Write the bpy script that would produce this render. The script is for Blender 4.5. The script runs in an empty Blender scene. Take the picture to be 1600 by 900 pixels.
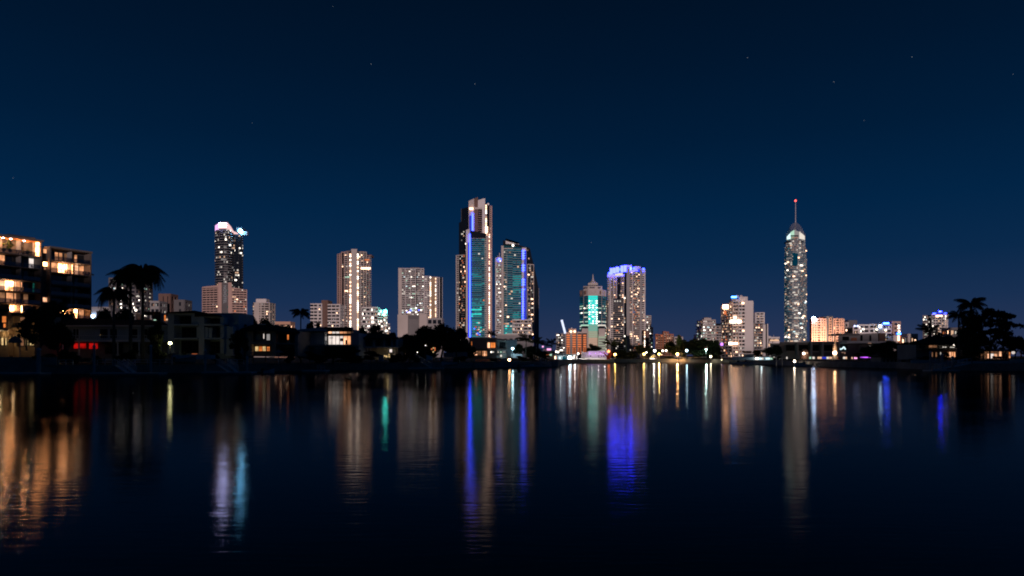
import bpy, math, random
from mathutils import Vector, Matrix

random.seed(11)
F = 1067.0        # focal length in photograph pixels
HZ = 556.0        # horizon row
CZ = 3.0          # camera height over the water
GZ = 1.4          # level of the land

sc = bpy.context.scene
col = sc.collection

# ------------------------------------------------------------------ camera
cam_data = bpy.data.cameras.new("camera")
cam = bpy.data.objects.new("camera", cam_data)
col.objects.link(cam)
cam.location = (0, 0, CZ)
cam.rotation_euler = (math.radians(90), 0, 0)
cam_data.sensor_width = 36.0
cam_data.lens = 36.0 * F / 1600.0
cam_data.shift_y = (HZ - 450.0) / 1600.0
cam_data.clip_start = 0.3
cam_data.clip_end = 12000
sc.camera = cam

# ------------------------------------------------------------------ world: dusk sky, graded by elevation
def s2l(c):
    return tuple(((v / 255.0) / 12.92 if v <= 10 else (((v / 255.0) + 0.055) / 1.055) ** 2.4) for v in c)

world = bpy.data.worlds.new("World")
sc.world = world
world.use_nodes = True
wn = world.node_tree
wn.nodes.clear()
w_out = wn.nodes.new('ShaderNodeOutputWorld')
w_bg = wn.nodes.new('ShaderNodeBackground')
w_tc = wn.nodes.new('ShaderNodeTexCoord')
w_sep = wn.nodes.new('ShaderNodeSeparateXYZ')
w_ramp = wn.nodes.new('ShaderNodeValToRGB')
wn.links.new(w_tc.outputs['Generated'], w_sep.inputs[0])
wn.links.new(w_sep.outputs['Z'], w_ramp.inputs[0])
wn.links.new(w_ramp.outputs[0], w_bg.inputs[0])
wn.links.new(w_bg.outputs[0], w_out.inputs[0])
w_bg.inputs[1].default_value = 1.0
SKY = [(0.0, (47, 55, 86)), (0.03, (38, 52, 84)), (0.075, (24, 47, 81)), (0.13, (10, 41, 75)),
       (0.20, (2, 36, 69)), (0.29, (1, 28, 56)), (0.38, (1, 22, 46)), (0.47, (1, 17, 37)), (0.9, (0, 8, 20))]
el = w_ramp.color_ramp.elements
el[0].position = SKY[0][0]; el[0].color = s2l(SKY[0][1]) + (1,)
el[1].position = SKY[-1][0]; el[1].color = s2l(SKY[-1][1]) + (1,)
for p_, c_ in SKY[1:-1]:
    e_ = el.new(p_); e_.color = s2l(c_) + (1,)

# ------------------------------------------------------------------ sun: the low pink afterglow behind the camera
sun_d = bpy.data.lights.new("afterglow_sun", 'SUN')
sun_d.energy = 1.75
sun_d.angle = math.radians(2.5)
sun_d.color = (1.0, 0.74, 0.70)
sun = bpy.data.objects.new("afterglow_sun", sun_d)
col.objects.link(sun)
SUN_EL = math.radians(4.0)
SUN_AZ = math.radians(14)      # to the right of straight behind the camera
sdir = Vector((math.sin(SUN_AZ) * math.cos(SUN_EL), -math.cos(SUN_AZ) * math.cos(SUN_EL), math.sin(SUN_EL)))
sun.rotation_euler = sdir.to_track_quat('Z', 'Y').to_euler()

# ------------------------------------------------------------------ colour management and sampling
sc.view_settings.view_transform = 'Standard'
sc.view_settings.look = 'None'
sc.view_settings.exposure = 0
sc.view_settings.gamma = 1
sc.view_settings.use_curve_mapping = False
sc.render.engine = 'CYCLES'
sc.cycles.use_denoising = True
sc.cycles.max_bounces = 6
sc.cycles.diffuse_bounces = 2
sc.cycles.glossy_bounces = 4
sc.cycles.transparent_max_bounces = 12
sc.cycles.sample_clamp_indirect = 6
sc.cycles.use_light_tree = True
sc.cycles.filter_width = 1.9

# ------------------------------------------------------------------ materials
def new_mat(name):
    m = bpy.data.materials.new(name)
    m.use_nodes = True
    m.node_tree.nodes.clear()
    return m, m.node_tree

def surf(name, c, rough=0.7, var=0.15, scale=0.6, metallic=0.0, bump=0.0, spec=0.4):
    m, nt = new_mat(name)
    n, l = nt.nodes, nt.links
    o = n.new('ShaderNodeOutputMaterial'); b = n.new('ShaderNodeBsdfPrincipled')
    tc = n.new('ShaderNodeTexCoord'); nz = n.new('ShaderNodeTexNoise')
    nz.inputs['Scale'].default_value = scale; nz.inputs['Detail'].default_value = 5
    l.new(tc.outputs['Object'], nz.inputs['Vector'])
    r = n.new('ShaderNodeValToRGB')
    r.color_ramp.elements[0].position = 0.3; r.color_ramp.elements[1].position = 0.7
    r.color_ramp.elements[0].color = tuple(v * (1 - var) for v in c) + (1,)
    r.color_ramp.elements[1].color = tuple(min(1, v * (1 + var)) for v in c) + (1,)
    l.new(nz.outputs[0], r.inputs[0]); l.new(r.outputs[0], b.inputs['Base Color'])
    b.inputs['Roughness'].default_value = rough; b.inputs['Metallic'].default_value = metallic
    b.inputs['Specular IOR Level'].default_value = spec
    if bump:
        bp = n.new('ShaderNodeBump'); bp.inputs['Strength'].default_value = bump; bp.inputs['Distance'].default_value = 0.05
        l.new(nz.outputs[0], bp.inputs['Height']); l.new(bp.outputs[0], b.inputs['Normal'])
    l.new(b.outputs[0], o.inputs[0])
    return m

def glow(name, c, strength, var=0.0, scale=0.4):
    m, nt = new_mat(name)
    n, l = nt.nodes, nt.links
    o = n.new('ShaderNodeOutputMaterial'); e = n.new('ShaderNodeEmission')
    e.inputs[0].default_value = c + (1,); e.inputs[1].default_value = strength
    if var:
        tc = n.new('ShaderNodeTexCoord'); nz = n.new('ShaderNodeTexNoise'); nz.inputs['Scale'].default_value = scale
        nz.inputs['Detail'].default_value = 3
        mr = n.new('ShaderNodeMapRange'); mr.inputs[1].default_value = 0.35; mr.inputs[2].default_value = 0.65
        mr.inputs[3].default_value = strength * (1 - var); mr.inputs[4].default_value = strength * (1 + var)
        l.new(tc.outputs['Object'], nz.inputs['Vector']); l.new(nz.outputs[0], mr.inputs[0]); l.new(mr.outputs[0], e.inputs[1])
    l.new(e.outputs[0], o.inputs[0])
    return m

M = {}
M['pale'] = surf('pale_render', (0.50, 0.46, 0.44), 0.8, 0.10, 0.05)
M['white'] = surf('white_render', (0.62, 0.60, 0.60), 0.8, 0.07, 0.05)
M['grey'] = surf('grey_render', (0.30, 0.30, 0.31), 0.8, 0.12, 0.05)
M['darkgrey'] = surf('dark_grey_render', (0.12, 0.12, 0.13), 0.8, 0.15, 0.05)
M['tan'] = surf('tan_render', (0.40, 0.30, 0.20), 0.85, 0.12, 0.3)
M['pinkish'] = surf('pink_render', (0.50, 0.35, 0.31), 0.85, 0.08, 0.05)
M['brick'] = surf('orange_brick', (0.42, 0.16, 0.08), 0.9, 0.15, 0.1)
M['brown'] = surf('brown_render', (0.16, 0.10, 0.085), 0.9, 0.15, 0.1)
M['peach'] = surf('peach_render', (0.58, 0.36, 0.26), 0.85, 0.08, 0.05)
M['bandteal'] = surf('teal_spandrel', (0.10, 0.20, 0.23), 0.4, 0.10, 0.05)
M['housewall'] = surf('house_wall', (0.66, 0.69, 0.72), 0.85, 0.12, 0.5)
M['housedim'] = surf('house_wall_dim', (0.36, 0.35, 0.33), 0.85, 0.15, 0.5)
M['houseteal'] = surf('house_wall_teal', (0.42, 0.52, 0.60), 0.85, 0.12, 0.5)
M['roof'] = surf('dark_roof', (0.035, 0.032, 0.032), 0.95, 0.2, 1.5, spec=0.1)
M['terracotta'] = surf('terracotta_roof', (0.30, 0.10, 0.05), 0.8, 0.2, 1.5)
M['metal'] = surf('pale_metal', (0.55, 0.56, 0.58), 0.4, 0.05, 1.0, 0.6)
M['railing'] = surf('railing_paint', (0.75, 0.77, 0.80), 0.5, 0.05, 1.0)
M['darkmetal'] = surf('dark_metal', (0.05, 0.05, 0.055), 0.5, 0.1, 1.0, 0.3)
M['wood'] = surf('weathered_wood', (0.14, 0.10, 0.075), 0.85, 0.25, 2.0)
M['ceilingwood'] = surf('orange_timber_ceiling', (0.50, 0.20, 0.06), 0.6, 0.2, 1.0)
M['concrete'] = surf('seawall_concrete', (0.30, 0.29, 0.28), 0.9, 0.25, 0.7, bump=0.3)
M['promenade'] = surf('promenade_paving', (0.34, 0.29, 0.23), 0.9, 0.2, 0.4)
M['pile'] = surf('mooring_pile', (0.42, 0.42, 0.42), 0.8, 0.2, 1.0)
M['gelcoat'] = surf('boat_gelcoat', (0.60, 0.64, 0.68), 0.3, 0.04, 1.0)
M['canvas'] = surf('canvas', (0.16, 0.24, 0.27), 0.9, 0.12, 1.0)
M['ground'] = surf('dark_lawn', (0.035, 0.040, 0.022), 0.95, 0.3, 0.12, spec=0.1)
M['added_shade_hill'] = surf('shade_hill_cover', (0.03, 0.035, 0.02), 0.95, 0.3, 0.05, spec=0.1)
M['foliage'] = surf('dark_foliage', (0.042, 0.055, 0.026), 0.8, 0.35, 0.5, spec=0.1)
M['foliage2'] = surf('olive_foliage', (0.07, 0.085, 0.03), 0.8, 0.35, 0.5, spec=0.1)
M['bark'] = surf('bark', (0.10, 0.085, 0.07), 0.9, 0.25, 1.5)
M['palmbark'] = surf('palm_bark', (0.11, 0.10, 0.085), 0.9, 0.2, 2.0)
M['aptwhite'] = surf('apartment_render', (0.12, 0.105, 0.10), 0.8, 0.1, 0.4)
M['redpaint'] = surf('red_painted_steel', (0.30, 0.04, 0.02), 0.5, 0.1, 1.0)
M['purplewall'] = surf('white_wall_for_purple_wash', (0.65, 0.62, 0.66), 0.8, 0.05, 0.3)

def glassmat(name, c, rough=0.06, spec=0.5):
    m, nt = new_mat(name); n, l = nt.nodes, nt.links
    o = n.new('ShaderNodeOutputMaterial'); b = n.new('ShaderNodeBsdfPrincipled')
    b.inputs['Base Color'].default_value = c + (1,)
    b.inputs['Roughness'].default_value = rough; b.inputs['Specular IOR Level'].default_value = spec
    tc = n.new('ShaderNodeTexCoord'); v = n.new('ShaderNodeTexVoronoi'); v.inputs['Scale'].default_value = 0.35
    mx = n.new('ShaderNodeMapRange'); mx.inputs[3].default_value = rough * 0.4; mx.inputs[4].default_value = rough * 1.0
    l.new(tc.outputs['Object'], v.inputs['Vector']); l.new(v.outputs['Color'], mx.inputs[0]); l.new(mx.outputs[0], b.inputs['Roughness'])
    l.new(b.outputs[0], o.inputs[0])
    return m
M['glass'] = glassmat('dark_window_glass', (0.012, 0.015, 0.02))
M['tealglass'] = glassmat('teal_tinted_glass', (0.01, 0.07, 0.09), 0.07, 0.6)
m_, nt_ = new_mat('balustrade_glass')
o_ = nt_.nodes.new('ShaderNodeOutputMaterial'); a_ = nt_.nodes.new('ShaderNodeBsdfTransparent'); g_ = nt_.nodes.new('ShaderNodeBsdfGlossy')
x_ = nt_.nodes.new('ShaderNodeMixShader'); a_.inputs[0].default_value = (0.55, 0.55, 0.58, 1); g_.inputs['Roughness'].default_value = 0.1
x_.inputs[0].default_value = 0.08
nt_.links.new(a_.outputs[0], x_.inputs[1]); nt_.links.new(g_.outputs[0], x_.inputs[2]); nt_.links.new(x_.outputs[0], o_.inputs[0])
M['clear'] = m_

GL = {
 'warm_bright': ((1.0, .58, .36), 4.0), 'warm_mid': ((1.0, .60, .38), .85), 'warm_dim': ((1.0, .55, .38), .26),
 'white_bright': ((1.0, .88, .74), 4.2), 'white_mid': ((1.0, .90, .78), .85), 'white_dim': ((.95, .88, .85), .28),
 'cool': ((.70, .95, 1.0), 1.3), 'green': ((.62, 1.0, .75), .75), 'orange': ((1.0, .26, .09), .8), 'orange_dim': ((1.0, .26, .10), .28),
 'teal_hi': ((.02, .62, .54), 1.3), 'teal': ((.012, .34, .38), .62), 'teal_dim': ((.006, .18, .27), .42), 'teal_dark': ((.003, .09, .17), .34),
 'blue': ((.05, .10, 1.0), 3.0), 'blue_dim': ((.04, .08, 1.0), .7), 'pink': ((1.0, .40, .75), 1.4), 'purple': ((.60, .22, 1.0), 2.0),
 'red': ((1.0, .01, .01), .8), 'mint': ((.30, .75, .60), .55), 'sand': ((.95, .62, .45), .50), 'sandmint': ((.62, .72, .52), .50),
}
for k, (c, s) in GL.items():
    M[k] = glow('lit_' + k, c, s)
GKEYS = list(GL.keys())
GIDX = {k: i for i, k in enumerate(GKEYS)}
M['star'] = glow('star_light', (.9, .95, 1.0), .38)
M['crownpanel'] = glow('blue_white_crown_panel', (.022, .026, 1.0), 25.0)
M['crownblue'] = glow('blue_crown_light', (.006, .009, 1.0), 110.0)
M['crownhot'] = glow('white_crown_light', (.42, .66, 1.0), 60.0)
M['crownpink'] = glow('pink_crown_light', (.85, .45, .85), 1.3)
M['crownpeach'] = glow('peach_crown_light', (1.0, .62, .62), 1.0)
M['flood_teal'] = glow('teal_white_flood_light', (.06, .95, .78), 34.0)
M['flood_violet'] = glow('violet_white_flood_light', (.50, .52, 1.0), 46.0)
M['flood_cyan'] = glow('cyan_white_flood_light', (.16, .58, 1.0), 90.0)
M['hot_peach'] = glow('very_bright_room', (1.0, .50, .27), 11.0)
M['sign_blue'] = glow('deep_blue_sign', (.022, .07, 1.0), 38.0)
M['sign_cyan'] = glow('cyan_blue_sign', (.05, .26, 1.0), 16.0)
M['ledblue'] = glow('blue_led_strip', (.03, .055, 1.0), 11.0)
M['led_soft'] = glow('painted_led_wash', (.05, .08, .9), .55)  # self-lit colour stands in for LED light spilled onto walls
M['beam'] = glow('white_neon_mast', (.72, .78, 1.0), 1.3)
M['curtain_hot'] = glow('bright_room', (1.0, .38, .13), 20.0, 0.8, 0.5)
M['curtain_warm'] = glow('warm_room', (1.0, .42, .19), .85, 0.6, 0.5)
M['curtain_dim'] = glow('dim_warm_room', (1.0, .45, .22), .22, 0.5, 0.5)
M['curtain_peach'] = glow('peach_room', (1.0, .48, .26), 1.5, 0.5, 0.5)
M['curtain_orange'] = glow('orange_room', (1.0, .27, .06), .75, 0.4, 0.6)
M['curtain_red'] = glow('red_curtain_room', (1.0, .012, .01), .38, 0.6, 1.6)
M['curtain_white'] = glow('white_room', (1.0, .86, .78), .9, 0.25, 0.6)
M['curtain_yellow'] = glow('yellow_room', (1.0, .68, .30), .75, 0.35, 0.8)
M['tvgreen'] = glow('green_screen_glow', (.05, .5, .4), .12, 0.8, 1.2)
M['purpleglow'] = glow('purple_strip', (.55, .10, 1.0), 1.6, 0.6, 0.4)

# ------------------------------------------------------------------ geometry helpers
class MB:
    def __init__(s):
        s.v = []; s.f = []; s.m = []
    def face(s, pts, m=0):
        i = len(s.v); s.v.extend([tuple(p) for p in pts]); s.f.append(tuple(range(i, i + len(pts)))); s.m.append(m)
    def prism(s, pts, zb, zt, m=0):
        n = len(pts); i = len(s.v)
        zts = zt if isinstance(zt, (list, tuple)) else [zt] * n
        s.v.extend([(p[0], p[1], zb) for p in pts]); s.v.extend([(p[0], p[1], zts[k]) for k, p in enumerate(pts)])
        for k in range(n):
            j = (k + 1) % n; s.f.append((i + k, i + j, i + n + j, i + n + k)); s.m.append(m)
        s.f.append(tuple(i + n + k for k in range(n))); s.m.append(m)
        s.f.append(tuple(i + n - 1 - k for k in range(n))); s.m.append(m)
    def box(s, x0, y0, z0, x1, y1, z1, m=0):
        s.prism([(x0, y0), (x1, y0), (x1, y1), (x0, y1)], z0, z1, m)
    def obox(s, a, b, z0, z1, d0, d1, m=0):
        dx, dy = b[0] - a[0], b[1] - a[1]; L = math.hypot(dx, dy) or 1e-6
        nx, ny = dy / L, -dx / L
        s.prism([(a[0] + nx * d1, a[1] + ny * d1), (b[0] + nx * d1, b[1] + ny * d1),
                 (b[0] + nx * d0, b[1] + ny * d0), (a[0] + nx * d0, a[1] + ny * d0)], z0, z1, m)
    def oquad(s, a, b, z0, z1, d, m=0):
        dx, dy = b[0] - a[0], b[1] - a[1]; L = math.hypot(dx, dy) or 1e-6
        nx, ny = dy / L * d, -dx / L * d
        s.face([(a[0] + nx, a[1] + ny, z0), (b[0] + nx, b[1] + ny, z0), (b[0] + nx, b[1] + ny, z1), (a[0] + nx, a[1] + ny, z1)], m)
    def tube(s, a, b, r0, r1=None, n=8, m=0, caps=True):
        a = Vector(a); b = Vector(b); r1 = r0 if r1 is None else r1
        d = (b - a).normalized(); u = d.orthogonal().normalized(); w = d.cross(u); i = len(s.v)
        for P, r in ((a, r0), (b, r1)):
            for k in range(n):
                t = 2 * math.pi * k / n; s.v.append(tuple(P + (u * math.cos(t) + w * math.sin(t)) * r))
        for k in range(n):
            j = (k + 1) % n; s.f.append((i + k, i + j, i + n + j, i + n + k)); s.m.append(m)
        if caps:
            s.f.append(tuple(i + n - 1 - k for k in range(n))); s.m.append(m)
            s.f.append(tuple(i + n + k for k in range(n))); s.m.append(m)
    def path(s, pts, rs, n=8, m=0):
        for k in range(len(pts) - 1): s.tube(pts[k], pts[k + 1], rs[k], rs[k + 1], n, m, caps=True)
    def ball(s, c, r, nu=10, nv=7, sz=1.0, m=0):
        i = len(s.v)
        for a in range(1, nv):
            ph = math.pi * a / nv
            for b in range(nu):
                t = 2 * math.pi * b / nu
                s.v.append((c[0] + r * math.sin(ph) * math.cos(t), c[1] + r * math.sin(ph) * math.sin(t), c[2] + r * sz * math.cos(ph)))
        top = len(s.v); s.v.append((c[0], c[1], c[2] + r * sz)); s.v.append((c[0], c[1], c[2] - r * sz))
        for a in range(nv - 2):
            for b in range(nu):
                j = (b + 1) % nu
                s.f.append((i + a * nu + b, i + (a + 1) * nu + b, i + (a + 1) * nu + j, i + a * nu + j)); s.m.append(m)
        for b in range(nu):
            j = (b + 1) % nu
            s.f.append((top, i + b, i + j)); s.m.append(m)
            s.f.append((top + 1, i + (nv - 2) * nu + j, i + (nv - 2) * nu + b)); s.m.append(m)
    def lathe(s, prof, c, n=16, m=0):
        i = len(s.v)
        for r, z in prof:
            for k in range(n):
                t = 2 * math.pi * k / n; s.v.append((c[0] + r * math.cos(t), c[1] + r * math.sin(t), c[2] + z))
        for a in range(len(prof) - 1):
            for k in range(n):
                j = (k + 1) % n
                s.f.append((i + a * n + k, i + a * n + j, i + (a + 1) * n + j, i + (a + 1) * n + k)); s.m.append(m)
    def mesh(s, name, mats, off=(0, 0, 0)):
        me = bpy.data.meshes.new(name)
        ox, oy, oz = off
        me.from_pydata([(x - ox, y - oy, z - oz) for x, y, z in s.v], [], s.f)
        for mm in (mats if isinstance(mats, list) else [mats]): me.materials.append(mm)
        if any(s.m): me.polygons.foreach_set('material_index', s.m)
        me.update()
        return me

def wpos(o):
    p = Vector(o.location)
    q = o.parent
    while q: p += Vector(q.location); q = q.parent
    return p

def link(name, mb, mats, parent=None, stuff=False, label=None):
    off = wpos(parent) if parent else (0, 0, 0)
    o = bpy.data.objects.new(name, mb.mesh(name, mats, off)); col.objects.link(o)
    if parent: o.parent = parent
    if stuff: o['kind'] = 'stuff'
    if label: o['label'] = label
    return o

def struct(name, mb, mats):
    o = link(name, mb, mats); o['kind'] = 'structure'; return o

def empty(name, loc, label, cat, group=None):
    o = bpy.data.objects.new(name, None); col.objects.link(o); o.location = loc
    o.empty_display_size = 0.5
    o['label'] = label; o['category'] = cat
    if group: o['group'] = group
    return o

def X_(px, Y): return (px - 800.0) / F * Y
def Z_(py, Y): return CZ + (HZ - py) / F * Y
def W(px, py, Y): return (X_(px, Y), Y, Z_(py, Y))

def text_mesh(body, name):
    cu = bpy.data.curves.new(name, 'FONT'); cu.body = body; cu.extrude = 0.05; cu.align_x = 'CENTER'; cu.align_y = 'CENTER'
    to = bpy.data.objects.new(name + '_tmp', cu); col.objects.link(to)
    dg = bpy.context.evaluated_depsgraph_get()
    me = bpy.data.meshes.new_from_object(to.evaluated_get(dg)); bpy.data.objects.remove(to); bpy.data.curves.remove(cu)
    return me

def lamp(kind, name, loc, energy, color, size=0.3, parent=None, direction=None, spot=None):
    d = bpy.data.lights.new(name, kind); d.energy = energy; d.color = color
    if kind == 'AREA': d.size = size
    else: d.shadow_soft_size = size
    if spot: d.spot_size = math.radians(spot); d.spot_blend = 0.6
    o = bpy.data.objects.new(name, d); col.objects.link(o)
    p = Vector(loc)
    if parent: o.parent = parent; p = p - wpos(parent)
    o.location = p
    if direction: o.rotation_euler = Vector(direction).to_track_quat('-Z', 'Y').to_euler()
    return o

# palettes of lit rooms
PW = [('warm_bright', 2), ('warm_mid', 4), ('warm_dim', 6), ('white_mid', 2), ('white_dim', 4)]
PC = [('white_bright', 2), ('white_mid', 3), ('cool', 1.5), ('green', 2), ('white_dim', 5), ('warm_dim', 3)]
PB = [('white_bright', 4), ('white_mid', 4), ('warm_mid', 2), ('white_dim', 3)]
PO = [('orange', 2), ('warm_bright', 2), ('warm_mid', 4), ('white_mid', 2), ('warm_dim', 3)]
PT = [('teal_hi', 1.2), ('teal', 6), ('teal_dim', 6), ('teal_dark', 4), ('white_mid', .8)]
PT2 = [('teal', 2), ('teal_dim', 6), ('teal_dark', 8), ('warm_mid', .8), ('white_mid', .6)]
PTD = [('teal_dark', 6), ('teal_dim', 2), ('white_dim', .5)]
def pick(pal, rnd):
    t = sum(w for _, w in pal) * rnd.random()
    for k, w in pal:
        t -= w
        if t <= 0: return k
    return pal[-1][0]

class Bld:
    """a building: plan points are (column in the photograph, metres behind the front), heights are rows"""
    def __init__(s, name, label, cat, px, Y, group=None, base=GZ):
        s.Y = Y; s.root = empty(name, (X_(px, Y), Y, base), label, cat, group); s.c = {}; s.base = base
        s.rnd = random.Random(int(px * 7 + Y)); s.loose = []
    def P(s, p):
        Y = s.Y + p[1]; return (X_(p[0], Y), Y)
    def Z(s, py): return max(s.base, Z_(py, s.Y))
    def mb(s, part, mat, stuff=False):
        k = (part, mat)
        if k not in s.c: s.c[k] = [MB(), stuff]
        return s.c[k][0]
    def prism(s, part, plan, top, bot, mat):
        t = [s.Z(q) for q in top] if isinstance(top, (list, tuple)) else s.Z(top)
        m = MB(); m.prism([s.P(p) for p in plan], s.Z(bot), t); s.loose.append((part, mat, m))
    def box(s, part, x0, y0, x1, y1, d0, d1, mat):
        """front face from (x0,y0) to (x1,y1) in the photo, d0..d1 metres behind the front plane"""
        m = MB(); m.box(X_(x0, s.Y), s.Y + d0, s.Z(y1), X_(x1, s.Y), s.Y + d1, s.Z(y0)); s.loose.append((part, mat, m))
    def one(s, part, x0, y0, x1, y1, d0, d1, mat, parent=None, label=None):
        m = MB(); m.box(X_(x0, s.Y), s.Y + d0, s.Z(y1), X_(x1, s.Y), s.Y + d1, s.Z(y0))
        return link(part, m, M[mat], parent or s.root, label=label)
    def window(s, x0, y0, x1, y1, d, mat, nx=1, ny=1, fr='darkmetal', label=None, name='window', t=0.09):
        """frame with mullions standing 8 cm proud, one pane object per light as sub-parts"""
        ax, bx, z1, z0 = X_(x0, s.Y), X_(x1, s.Y), s.Z(y0), s.Z(y1)
        yy = s.Y + d; m = MB()
        m.box(ax, yy - .10, z0, bx, yy, z0 + t); m.box(ax, yy - .10, z1 - t, bx, yy, z1)
        m.box(ax, yy - .10, z0 + t, ax + t, yy, z1 - t); m.box(bx - t, yy - .10, z0 + t, bx, yy, z1 - t)
        for i in range(1, nx):
            q = ax + (bx - ax) * i / nx; m.box(q - t / 2, yy - .09, z0 + t, q + t / 2, yy, z1 - t)
        for i in range(1, ny):
            q = z0 + (z1 - z0) * i / ny; m.box(ax + t, yy - .085, q - t / 2, bx - t, yy, q + t / 2)
        fo = link(name, m, M[fr], s.root, label=label)
        for i in range(nx):
            for j in range(ny):
                p = MB(); u0 = ax + (bx - ax) * i / nx; u1 = ax + (bx - ax) * (i + 1) / nx
                v0 = z0 + (z1 - z0) * j / ny; v1 = z0 + (z1 - z0) * (j + 1) / ny
                mm = mat[(i * ny + j) % len(mat)] if isinstance(mat, (list, tuple)) else mat
                p.box(u0 + .01, yy - .04, v0 + .01, u1 - .01, yy - .02, v1 - .01); link('pane', p, M[mm], fo)
        return fo
    def fac(s, pa, pb, top, bot, nf, bays, lit=.2, pal=PW, wall='pale', band=None, cell=2.0, topband=True, grp=0.35, tk=.8, bh=.24):
        A, B = s.P(pa), s.P(pb); band = band or wall
        zt, zb = s.Z(top), s.Z(bot); fh = (zt - zb) / nf
        toks = [(t[0], float(t[1:] or 1)) for t in bays.split()]
        tot = sum(w for _, w in toks); u = 0.0
        L = math.hypot(B[0] - A[0], B[1] - A[1]); cm = cell * s.Y / F
        r = s.rnd
        WM = lambda: s.mb('wall', wall, True)
        LW = s.mb('lit_window', '@', True)
        def at(t): return (A[0] + (B[0] - A[0]) * t, A[1] + (B[1] - A[1]) * t)
        for ty, w in toks:
            a, b = at(u / tot), at((u + w) / tot); u += w
            bl = L * w / tot; nc = max(1, round(bl / cm))
            if ty == 'W': WM().obox(a, b, zb, zt, 0, .45); continue
            if ty == 'w': WM().obox(a, b, zb, zt + .4 * fh, 0, 1.1); continue
            if ty == 'B':
                s.mb('blue_light_strip', 'ledblue', True).obox(a, b, zb, zt, .1, .5)
                continue
            if ty == 'L':
                for i in range(nf):
                    k = pick([('warm_bright', 2), ('white_bright', 3), ('warm_mid', 2)], r)
                    if r.random() < .93: LW.oquad(a, b, zb + (i + .2) * fh, zb + (i + .85) * fh, .5, GIDX[k])
                WM().obox(a, b, zb, zt, 0, .42); continue
            for i in range(nf):
                z = zb + i * fh
                if ty == 'g': s.mb('floor_band', band, True).obox(a, b, z, z + .46 * fh, 0, .40)
                elif ty in 'GTt': s.mb('floor_band', band, True).obox(a, b, z, z + bh * fh, 0, .25)
                elif ty == 'b':
                    s.mb('balcony_slab', band, True).obox(a, b, z, z + .13 * fh, 0, 1.5)
                    s.mb('balustrade', band, True).obox(a, b, z + .13 * fh, z + .40 * fh, 1.38, 1.47)
                elif ty == 'o': s.mb('floor_band', band, True).obox(a, b, z, z + .16 * fh, 0, .9)
                zl = z + (.48 if ty == 'g' else max(.28, bh)) * fh; zh = z + .95 * fh
                prev = None
                for c in range(nc):
                    if ty in 'Tt':
                        on = True; p_ = pal
                        if c == 0: rowk = pick([q for q in pal if q[0].startswith('teal')] or pal, r)
                    else:
                        pr = lit * (.35 if ty == 'k' else 1)
                        on = r.random() < (pr if not prev else max(pr, grp)); p_ = pal
                    if on:
                        k = (rowk if r.random() < tk else pick(p_, r)) if ty in 'Tt' else prev if (prev and r.random() < .5) else pick(p_, r)
                        f = r.uniform(.0, .12), r.uniform(.82, 1)
                        ca = (a[0] + (b[0] - a[0]) * (c + f[0]) / nc, a[1] + (b[1] - a[1]) * (c + f[0]) / nc)
                        cb = (a[0] + (b[0] - a[0]) * (c + f[1]) / nc, a[1] + (b[1] - a[1]) * (c + f[1]) / nc)
                        if ty in 'Tt': ca = (a[0] + (b[0] - a[0]) * c / nc, a[1] + (b[1] - a[1]) * c / nc); cb = (a[0] + (b[0] - a[0]) * (c + 1) / nc, a[1] + (b[1] - a[1]) * (c + 1) / nc)
                        LW.oquad(ca, cb, zl, zh - r.uniform(0, .2) * fh, .1, GIDX[k]); prev = k
                    else: prev = None
        if topband: s.mb('parapet', wall, True).obox(A, B, zt, zt + .35 * fh, -.3, .5)
    def arc(s, pts, top, bot, nf, bays, **kw):
        for k in range(len(pts) - 1):
            by = bays[k % len(bays)] if isinstance(bays, list) else bays
            s.fac(pts[k], pts[k + 1], top, bot, nf, by, **kw)
    def done(s):
        for part, mat, m in s.loose: link(part, m, M[mat], s.root)
        s.loose = []
        for (part, mat), (mb, st) in s.c.items():
            if not mb.f: continue
            if mat == '@': link(part, mb, [M[k] for k in GKEYS], s.root, stuff=True)
            else: link(part, mb, M[mat], s.root, stuff=st)
        return s.root

def block(name, label, x0, x1, top, Y, depth, nf, bays, bot=560, wall='pale', side=None, roofbox=None, **kw):
    """plain slab block with a recessed glass core, front facade, side facade and a roof plant box"""
    B = Bld(name, label, 'building', (x0 + x1) / 2, Y)
    # vertical side walls in world, so the back corners share X with the front ones
    k = (Y) / (Y + depth)
    xb0, xb1 = 800 + (x0 - 800) * k, 800 + (x1 - 800) * k
    B.prism('glazing', [(x0, 0), (x1, 0), (xb1, depth), (xb0, depth)], top, bot, 'glass')
    B.fac((x0, 0), (x1, 0), top, bot, nf, bays, wall=wall, **kw)
    kw2 = dict(kw); kw2['lit'] = kw.get('lit', .2) * .7
    if xb0 < x0: pass
    if x0 > 800: B.fac((xb0, depth), (x0, 0), top, bot, nf, side or 'W1 g2 W1 g2 W1', wall=wall, **kw2)
    else: B.fac((x1, 0), (xb1, depth), top, bot, nf, side or 'W1 g2 W1 g2 W1', wall=wall, **kw2)
    if roofbox:
        a, b, t = roofbox
        B.box('roof_plant_room', a, t, b, top, depth * .3, depth * .7, wall)
        B.box('roof_plant_room', a + (b - a) * .3, t - 1.2, a + (b - a) * .6, t, depth * .4, depth * .6, 'darkgrey')
    return B

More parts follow.
